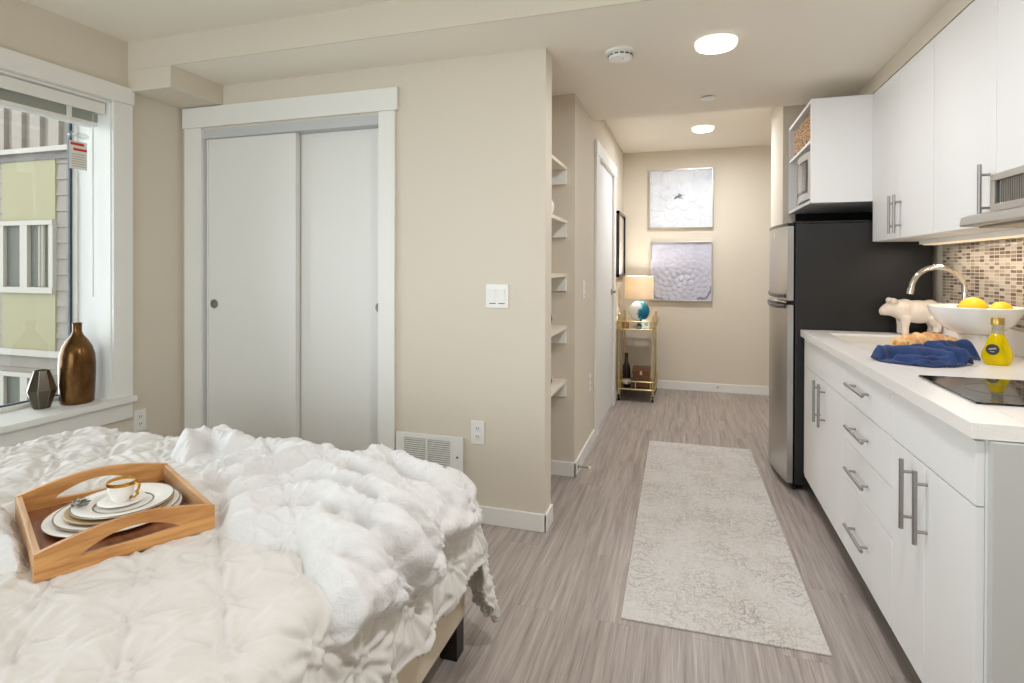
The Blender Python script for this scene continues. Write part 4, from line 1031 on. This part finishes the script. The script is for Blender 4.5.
# ------------------------------------------------------------------ rug
rg = B().box(-.337, .337, -1.065, 1.065, 0, .006, .002)
M = Matrix.Translation((.104, 3.088, .0)) @ R3(0, 0, .014)
bmesh.ops.transform(rg.bm, matrix=M, verts=rg.bm.verts)
rgo = obj('runner_rug', rg, RUGM, None, 35, org=(.108, 3.09, 0)); setp(rgo, 'pale beige runner rug with faint grey damask pattern', 'rug')

# ------------------------------------------------------------------ bed
BX0, BXL, BYF, BZT, BR, PM = -.74, -2.36, 1.66, .58, .07, 1.40
def bedsurf(s, t, off):
    ds = np.maximum(0, s - BX0); dl = np.maximum(0, BXL - s); dt = np.maximum(0, t - BYF)
    dx = ds - dl; d = np.hypot(dx, dt) + 1e-9
    phi = np.minimum(d / BR, PM); ex = np.maximum(0, d - BR * PM)
    hor = BR * np.sin(phi) + ex * np.cos(PM); drop = BR * (1 - np.cos(phi)) + ex * np.sin(PM)
    nx, ny = dx / d, dt / d
    return np.stack([np.clip(s, BXL, BX0) + nx * (hor + off * np.sin(phi)), np.minimum(t, BYF) + ny * (hor + off * np.sin(phi)), BZT - drop + off * np.cos(phi)], -1)
bed = thing('bed', (-1.5, .6, 0), 'bed with a beige upholstered base and black legs beside the window', 'bed')
obj('base', B().box(-2.43, -.687, -.40, 1.700, .112, .345, .012, 3), LINEN, bed)
obj('mattress', B().box(-2.39, -.715, -.38, 1.685, .346, .568, .05, 4), pmat('mattress_white', (238, 236, 230), .9), bed)
for lx_, ly_ in ((-.722, 1.668), (-2.37, 1.668), (-.728, -.34), (-2.37, -.34)):
    obj('leg', B().box(lx_ - .03, lx_ + .03, ly_ - .03, ly_ + .03, 0, .113, .003), LEGB, bed)
# quilted coverlet
st_ = .0055
S_, T_ = np.meshgrid(np.arange(BXL - .34, BX0 + .50, st_), np.arange(-.42, BYF + .50, st_), indexing='ij')
def quilt_h(S, T):
    a = .235; b_ = .222
    u0 = (S + 1.246) / a; v0 = (T - .79) / b_
    best = np.full(S.shape, 9.0); bu = np.zeros(S.shape); bv = np.zeros(S.shape); bid = np.zeros(S.shape)
    for o_ in (0, .5):
        iu = np.round(u0 - o_); iv = np.round(v0 - o_)
        jx = .010 * np.sin(iu * 12.9 + iv * 4.1 + o_); jy = .010 * np.cos(iu * 7.7 + iv * 9.3 + o_)
        du = (u0 - o_ - iu) * a - jx; dv = (v0 - o_ - iv) * b_ - jy; r = np.hypot(du, dv)
        k = r < best
        best = np.where(k, r, best); bu = np.where(k, du, bu); bv = np.where(k, dv, bv); bid = np.where(k, iu * 3.1 + iv * 5.7 + o_ * 2, bid)
    r = best; th = np.arctan2(bv, bu)
    h = .016 * (1 - np.exp(-(r / .055) ** 2))                                    # pillows between the gathers
    bead = np.zeros(S.shape)
    for k in range(7):
        ang = 2 * PI * k / 6; rc = .017 if k < 6 else 0
        dd = np.hypot(bu - rc * math.cos(ang), bv - rc * math.sin(ang)); bead = np.maximum(bead, np.clip(1 - (dd / .0095) ** 2, 0, 1) ** .5)
    h += .010 * bead
    h += .0022 * np.cos(17 * th + bid * 3) * np.exp(-((r - .085) / .045) ** 2)
    h += .0045 * np.cos(9 * th + bid) * np.exp(-((r - .045) / .028) ** 2) + .0025 * np.cos(5 * th + bid * 2) * np.exp(-((r - .085) / .04) ** 2)
    e1 = np.abs((u0 + v0) - np.round(u0 + v0)) * .16; e2 = np.abs((u0 - v0) - np.round(u0 - v0)) * .16
    for e in (e1, e2): h -= .0065 * np.exp(-(e / .0055) ** 2)
    h += .010 * vnoise(S + 9, T + 9, 11, .07) + .006 * vnoise(S * .7 + T * .7 + 9, (T - S) * .6 + 9, 12, .028)
    h += .005 * np.sin(74 * (S * .8 + T) + 9 * vnoise(S + 5, T + 5, 15, .1))*np.clip(vnoise(S + 3, T + 7, 18, .16) * 3 + .3, 0, 1)
    return h
dd_ = np.hypot(np.maximum(0, S_ - BX0) + np.maximum(0, BXL - S_), np.maximum(0, T_ - BYF))
DM = .318 + .012 * np.sin(T_ * 41) + .010 * np.sin(S_ * 37)
q = quilt_h(S_, T_)
ang = np.arctan2(np.maximum(0, T_ - BYF), np.maximum(0, S_ - BX0) + 1e-6)
wave = np.clip(dd_ / .36, 0, 1.5) ** 1.6 * (.014 * np.sin(2 * PI * T_ / .21 + 1.0) * (T_ < BYF) + .014 * np.sin(2 * PI * S_ / .23) * (S_ < BX0) + .006 * np.sin(ang * 4))
qo = .004 + q * np.interp(dd_, [0, .08], [.85, 1.2]) + wave
# the tray presses the quilting flat beneath itself
tcx, tcy, tca, tsa = -1.420, 1.073, math.cos(1.098), math.sin(1.098)
tl1 = (S_ - tcx) * tca + (T_ - tcy) * tsa; tl2 = -(S_ - tcx) * tsa + (T_ - tcy) * tca
tu = np.maximum(np.abs(tl1) - .178, np.abs(tl2) - .220)
qo = np.minimum(qo, np.clip(.0105 + np.maximum(tu, 0) * 1.2, 0, 1))
V = bedsurf(S_, T_, qo).reshape(-1, 3)
msk = dd_ < np.where((S_ > BX0) & (T_ > BYF), .318 + .235 * np.sin(2 * ang) ** .38 + .006 * np.sin(ang * 5), DM)
cov = obj('bedspread', compact(V, grid_faces(msk)), QUILT, None, 180, org=(-1.5, .6, .25))
sm = cov.modifiers.new('thick', 'SOLIDIFY'); sm.thickness = .006; sm.offset = -1
setp(cov, 'ivory quilted bedspread with gathered rosettes covering the bed', 'bedspread')

# plush throw
HL_, HW_ = .176, .218
TO = [(-1.55,1.43),(-1.72,1.50),(-1.80,1.60),(-1.768,1.70),(-1.64,1.715),(-1.5,1.70),(-1.376,1.71),(-1.2,1.715),(-1.05,1.715),(-.93,1.715),(-.86,1.70),(-.80,1.69),(-.73,1.69),(-.67,1.71),(-.61,1.73),(-.57,1.72),(-.54,1.66),(-.555,1.56),(-.60,1.44),(-.612,1.356),(-.552,1.336),(-.536,1.308),(-.55,1.22),(-.58,1.12),(-.615,1.05),(-.63,.99),(-.625,.945),(-.66,.945),(-.696,.968),(-.748,1.0),(-.824,1.064),(-.868,1.092),(-.96,1.085),(-1.06,1.095),(-1.115,1.112),(-1.185,1.178),(-1.215,1.21),(-1.27,1.28),(-1.40,1.35)]
TR = [[[(-1.652,1.472),(-1.716,1.596),(-1.672,1.664),(-1.524,1.596)],0.055,0.05],
[[(-1.512,1.34),(-1.392,1.328),(-1.3,1.372),(-1.248,1.512),(-1.172,1.624)],0.055,0.042],
[[(-1.328,1.26),(-1.208,1.24),(-1.16,1.34),(-1.076,1.44),(-0.908,1.4),(-0.768,1.356),(-0.688,1.328)],0.058,0.042],
[[(-1.12,1.184),(-1.064,1.288),(-0.944,1.308),(-0.78,1.248),(-0.688,1.216),(-0.616,1.26)],0.058,0.044],
[[(-1.092,1.072),(-1.016,1.156),(-0.904,1.172),(-0.752,1.12),(-0.684,1.092),(-0.628,1.112)],0.058,0.045],
[[(-1.072,1.06),(-0.916,1.076),(-0.812,1.068),(-0.72,1.0),(-0.68,0.972),(-0.652,0.964)],0.048,0.05],
[[(-1.156,1.6),(-0.916,1.524),(-0.732,1.424),(-0.672,1.368),(-0.616,1.324),(-0.596,1.26)],0.055,0.045],
[[(-1.012,1.676),(-0.784,1.572),(-0.684,1.512),(-0.64,1.56)],0.045,0.045],
[[(-0.66,1.376),(-0.632,1.50),(-0.60,1.60)],0.05,0.035],
[[(-0.61,1.384),(-0.572,1.50),(-0.57,1.58)],0.04,0.03],
[[(-1.332,1.616),(-1.148,1.588),(-1.04,1.6),(-0.912,1.644)],0.05,0.045],
[[(-1.496,1.604),(-1.348,1.632),(-1.312,1.684)],0.045,0.04],
[[(-0.688,1.032),(-0.648,1.056),(-0.624,1.036)],0.042,0.03],
[[(-0.708,0.96),(-0.664,1.004),(-0.648,0.968)],0.04,0.035],
[[(-0.664,1.096),(-0.6,1.168),(-0.572,1.184)],0.038,0.03]]
S_, T_ = np.meshgrid(np.arange(-1.90, -.42, .004), np.arange(.86, 1.92, .004), indexing='ij')
P = np.stack([S_ + .02 * vnoise(S_ + 4, T_ + 4, 31, .09), T_ + .02 * vnoise(S_ + 4, T_ + 4, 32, .09)], -1)
qb = quilt_h(S_, T_); dq = np.hypot(np.maximum(0, S_ - BX0), np.maximum(0, T_ - BYF))
qoff = .004 + qb * np.interp(dq, [0, .08], [.85, 1.2])
TR2 = [[p, hh * 1.12, r * 1.0] for p, hh, r in TR]
TR2 += [[[(-1.25, 1.30), (-1.12, 1.42), (-1.02, 1.52)], .048, .035], [[(-1.00, 1.25), (-.93, 1.36), (-.86, 1.43)], .050, .032], [[(-.86, 1.12), (-.80, 1.22), (-.76, 1.30)], .046, .030],
        [[(-1.42, 1.36), (-1.46, 1.47), (-1.40, 1.56)], .050, .035], [[(-.78, 1.36), (-.74, 1.28), (-.70, 1.17)], .046, .028], [[(-.92, 1.10), (-.88, 1.17), (-.90, 1.22)], .044, .030]]
h = roll_height(P, TR2, .012, .55)
h = .012 + (h - .012) * (1 + .7 * vnoise(S_ + 6, T_ + 6, 61, .11))
h = blur(h, 4) + .010 * vnoise(S_ + 2, T_ + 2, 27, .10) + .006 * vnoise(S_ + 2, T_ + 2, 21, .04) + .003 * vnoise(S_ + 2, T_ + 2, 22, .016)
Pd = np.stack([S_, T_], -1)
d = poly_dist(Pd, TO) + .016 * vnoise(S_ + 2, T_ + 2, 23, .06)
e = np.sin(PI / 2 * np.clip((d + .006) / .045, 0, 1)) ** .9
h = qoff - .014 + (h + .017) * e
h = h + .0025 * (np.random.RandomState(4).rand(*h.shape) - .5)
V = bedsurf(S_, T_, h).reshape(-1, 3)
th = obj('throw_blanket', compact(V, grid_faces(d > -.016)), PLUSH, None, 180, org=(-1.0, 1.35, .5))
TO_B = [(-1.95, .70), (-1.42, .80), (-1.33, .835), (-1.40, .90), (-1.52, .99), (-1.60, 1.05), (-1.78, 1.02), (-1.95, 1.0)]
S2, T2 = np.meshgrid(np.arange(-2.0, -1.28, .004), np.arange(.66, 1.12, .004), indexing='ij')
d2 = poly_dist(np.stack([S2, T2], -1), TO_B) + .014 * vnoise(S2 + 2, T2 + 2, 53, .06)
P2 = np.stack([S2 + .04 * vnoise(S2 + 4, T2 + 4, 31, .09), T2 + .04 * vnoise(S2 + 4, T2 + 4, 32, .09)], -1)
h2 = blur(roll_height(P2, [([(-1.9, .80), (-1.70, .86), (-1.52, .90)], .060, .08), ([(-1.85, .96), (-1.70, .97), (-1.60, .98)], .055, .06), ([(-1.56, .80), (-1.46, .83), (-1.43, .84)], .035, .06)], .022, .55), 3) + .005 * vnoise(S2 + 2, T2 + 2, 55, .04) + .003 * vnoise(S2 + 2, T2 + 2, 56, .016)
# it thins out where the tray presses on it
ca, sa_ = .4553, .8903
lxx = (S2 + 1.420) * ca + (T2 - 1.073) * sa_; lyy = -(S2 + 1.420) * sa_ + (T2 - 1.073) * ca
under = np.maximum(np.abs(lxx) - HL_, np.abs(lyy) - HW_)
h2 = np.minimum(h2, np.clip(.004 + (under - .004) * 1.6, .0, 1))
e2 = np.sin(PI / 2 * np.clip((d2 + .006) / .05, 0, 1))
q2 = .004 + quilt_h(S2, T2) * .85
hh2 = q2 - .014 + (h2 + .015) * e2
hh2 = np.where(under < .002, np.minimum(hh2, q2 - .006), hh2) + .0025 * (np.random.RandomState(5).rand(*hh2.shape) - .5)
tv, _, tf = compact(bedsurf(S2, T2, hh2).reshape(-1, 3), grid_faces(d2 > -.016))
lobe = obj('tucked_end', (tv, [], tf), PLUSH, th, 180)
setp(th, 'fluffy white plush throw heaped across the bed corner', 'throw')

# ------------------------------------------------------------------ breakfast tray
TZ = .592
TM = Matrix.Translation((-1.420, 1.073, TZ)) @ R3(0, 0, 1.098)    # local x along the handle sides, local y away towards the window
tray = thing('serving_tray', (-1.420, 1.073, TZ), 'wooden serving tray with handle cut-outs on the bed', 'tray')
tray.rotation_euler = (0, 0, 1.098)
def lobj(name, shape, mat, parent, smooth=35):
    """child built directly in its thing's local frame"""
    ORG[parent.name + '#'] = None
    save = ORG.get(parent.name); ORG[parent.name] = (0, 0, 0)
    o = obj(name, shape, mat, parent, smooth); ORG[parent.name] = save; ORG[o.name] = (0, 0, 0)
    return o
HL, HW = .176, .218      # half length along the handle sides, half width between them
lobj('bottom_board', B().box(-HL + .012, HL - .012, -HW + .012, HW - .012, .004, .012), TRAYB, tray)
def handle_side(y0):
    bm = bmesh.new()
    n = 24
    outer = [(-HL, 0), (HL, 0)] + [(HL - 2 * HL * k / n, .058 + .030 * math.sin(PI * k / n) ** 1.0) for k in range(n + 1)]
    cut = []
    for k in range(9): cut.append((-.098 + .196 * k / 8, .026 + .004 * abs(k / 4 - 1) ** 2))
    for k in range(1, 16): a = k / 16; cut.append((.098 - .196 * a, .030 + .034 * math.sin(PI * a) ** .8))
    ov = [bm.verts.new((x, y0, z)) for x, z in outer]; cv = [bm.verts.new((x, y0, z)) for x, z in cut]
    es = [bm.edges.new((ov[k], ov[(k + 1) % len(ov)])) for k in range(len(ov))] + [bm.edges.new((cv[k], cv[(k + 1) % len(cv)])) for k in range(len(cv))]
    bmesh.ops.triangle_fill(bm, edges=es, use_beauty=True)
    r = bmesh.ops.extrude_face_region(bm, geom=bm.faces[:])
    for v in [x for x in r['geom'] if isinstance(x, bmesh.types.BMVert)]: v.co.y += .013
    s = B(); s.bm.free(); s.bm = bm
    return s
lobj('handle_panel', handle_side(-HW), TRAYW, tray, 30)
lobj('handle_panel', handle_side(HW - .013), TRAYW, tray, 30)
for s in (-1, 1):
    lobj('end_panel', B().box(min(s * (HL - .013), s * HL), max(s * (HL - .013), s * HL), -HW + .0135, HW - .0135, 0, .058, .002), TRAYE, tray)
def wl(x, y): v = TM @ Vector((x, y, 0)); return v.x, v.y
GREYR = pmat('rim_grey', (150, 140, 126), .3, .6); GOLDP = pmat('plate_gold', (186, 160, 118), .35, .35)
def plate(n, cx, cy, z, r, mat, label, h=.014, rim=None, tilt=None):
    prof = [(0, .003), (r * .55, .003), (r * .66, .006), (r * .97, h - .001), (r, h), (r, h + .002), (r * .97, h + .003), (r * .66, .0095), (r * .55, .0065), (0, .0065)]
    o = obj(n, B().lathe(prof, (0, 0, 0), 64), mat, None, 50, org=(0, 0, 0)); o.location = (cx, cy, z)
    if tilt: o.rotation_euler = tilt
    setp(o, label, 'plate', 'plates stacked on the breakfast tray')
    if rim:
        for a, b2, zz, mt, nm in rim: lobj(nm, B().lathe([(a, zz - .0012), (a, zz), (b2, zz + .0004), (b2 + .0006, zz - .001)], (0, 0, 0), 64), mt, o)
    return o
pcx, pcy = wl(.008, .012)
zb = TZ + .0125
plate('dinner_plate', pcx, pcy, zb, .150, PORC, 'widest white plate at the bottom of the tray stack')
plate('dinner_plate', pcx + .008, pcy + .004, zb + .0085, .137, PORC, 'second white plate with thin grey edge in the tray stack', rim=[(.1345, .1372, .0170, GREYR, 'rim_band')])
plate('salad_plate', pcx + .014, pcy + .004, zb + .0165, .119, GOLDP, 'gold-toned plate in the tray stack under the white banded plate')
tp = plate('salad_plate', pcx + .016, pcy + .010, zb + .0245, .113, PORC, 'topmost white plate with grey-gold bands under the cup', rim=[(.1105, .1132, .0172, GREYR, 'rim_band'), (.0635, .0675, .0084, GREYR, 'inner_band')])
ccx, ccy, ccz = pcx + .006, pcy + .012, zb + .0245 + .0068
sa = obj('saucer', B().lathe([(0, .002), (.030, .002), (.052, .006), (.054, .008), (.052, .0085), (.030, .005), (0, .005)], (0, 0, 0), 40), PORC, None, 50, org=(0, 0, 0)); sa.location = (ccx, ccy, ccz)
setp(sa, 'small white saucer under the gold-rimmed cup', 'saucer')
cz = ccz + .0052
cup = thing('teacup', (ccx, ccy, cz), 'white teacup with gold rim and handle on the tray', 'cup')
cup.rotation_euler = (0, 0, .15)
lobj('cup_body', B().lathe([(0, .002), (.020, 0), (.021, .003), (.027, .012), (.0315, .03), (.034, .052), (.0325, .052), (.030, .03), (.025, .013), (0, .008)], (0, 0, 0), 40), PORC, cup, 60)
lobj('gold_rim', B().lathe([(.0334, .0435), (.0343, .0440), (.0350, .0525), (.0318, .0525), (.0314, .045)], (0, 0, 0), 40), GOLD, cup)
lobj('handle', B().tube([(.030, 0, .044), (.042, 0, .050), (.052, 0, .043), (.049, 0, .032), (.044, 0, .027), (.047, 0, .020), (.038, 0, .011), (.026, 0, .010)], [.004, .0038, .0036, .0034, .0042, .0034, .0032, .004], 10), GOLD, cup, 180)
fl = B()
fx_, fy_ = pcx - .064, pcy - .050; fzz = zb + .0245 + .0125
for k in range(22):
    a = rnd.uniform(0, 2 * PI); r = rnd.uniform(.0, .030)
    x, y = fx_ + r * math.cos(a), fy_ + r * math.sin(a)
    fl.tube([(x, y, fzz + rnd.uniform(.002, .008)), (x + rnd.uniform(-.01, .01), y + rnd.uniform(-.01, .01), fzz + rnd.uniform(.008, .016)), (x + rnd.uniform(-.016, .016), y + rnd.uniform(-.016, .016), fzz + rnd.uniform(.004, .018))], [.0016, .0022, .0010], 6)
for k in range(10):
    a = rnd.uniform(0, 2 * PI); r = rnd.uniform(.0, .024)
    fl.ball((fx_ + r * math.cos(a), fy_ + r * math.sin(a), fzz + .004), (.006, .004, .002), 8, 6, R3(rnd.uniform(-.5, .5), rnd.uniform(-.5, .5), rnd.uniform(0, 3)))
fo_ = obj('silver_ornament', fl, pmat('tarnished_silver', (150, 148, 138), .3, .9), None, 180); setp(fo_, 'silver leafy ornament on the topmost plate beside the teacup', 'ornament')

# ------------------------------------------------------------------ light
L1.energy = 6.5; L2.energy = 18; L3_FILL.energy = 2.2; L4_FILL.energy = 18
pl.energy = 7; al.energy = 1.7
w = bpy.data.worlds.new('sky'); SC.world = w; w.use_nodes = True
bg = w.node_tree.nodes['Background']; bg.inputs[0].default_value = (.86, .93, 1.0, 1); bg.inputs[1].default_value = 5.4
for (c_, s1, s2, rot_) in (((-3.16, (wy0 + wy1) / 2, (wz0 + wz1) / 2), wy1 - wy0, wz1 - wz0, (0, PI / 2 * -1, 0)), (((rx0 + rx1) / 2, -2.6, (rz0 + rz1) / 2), rx1 - rx0, rz1 - rz0, (PI / 2, 0, 0))):
    pa = bpy.data.lights.new('window_portal', 'AREA'); pa.shape = 'RECTANGLE'; pa.size = s1; pa.size_y = s2
    if rot_[1]: pa.size, pa.size_y = s2, s1
    pa.cycles.is_portal = True
    po = bpy.data.objects.new('window_portal', pa); COL.objects.link(po); po.location = c_; po.rotation_euler = rot_
vs_ = SC.view_settings
vs_.view_transform = 'Standard'; vs_.look = 'None'; vs_.exposure = 0.19; vs_.gamma = 1.0; vs_.use_curve_mapping = False
SC.cycles.use_denoising = True
SC.cycles.max_bounces = 10; SC.cycles.diffuse_bounces = 6; SC.cycles.transparent_max_bounces = 12
SC.cycles.sample_clamp_indirect = 6
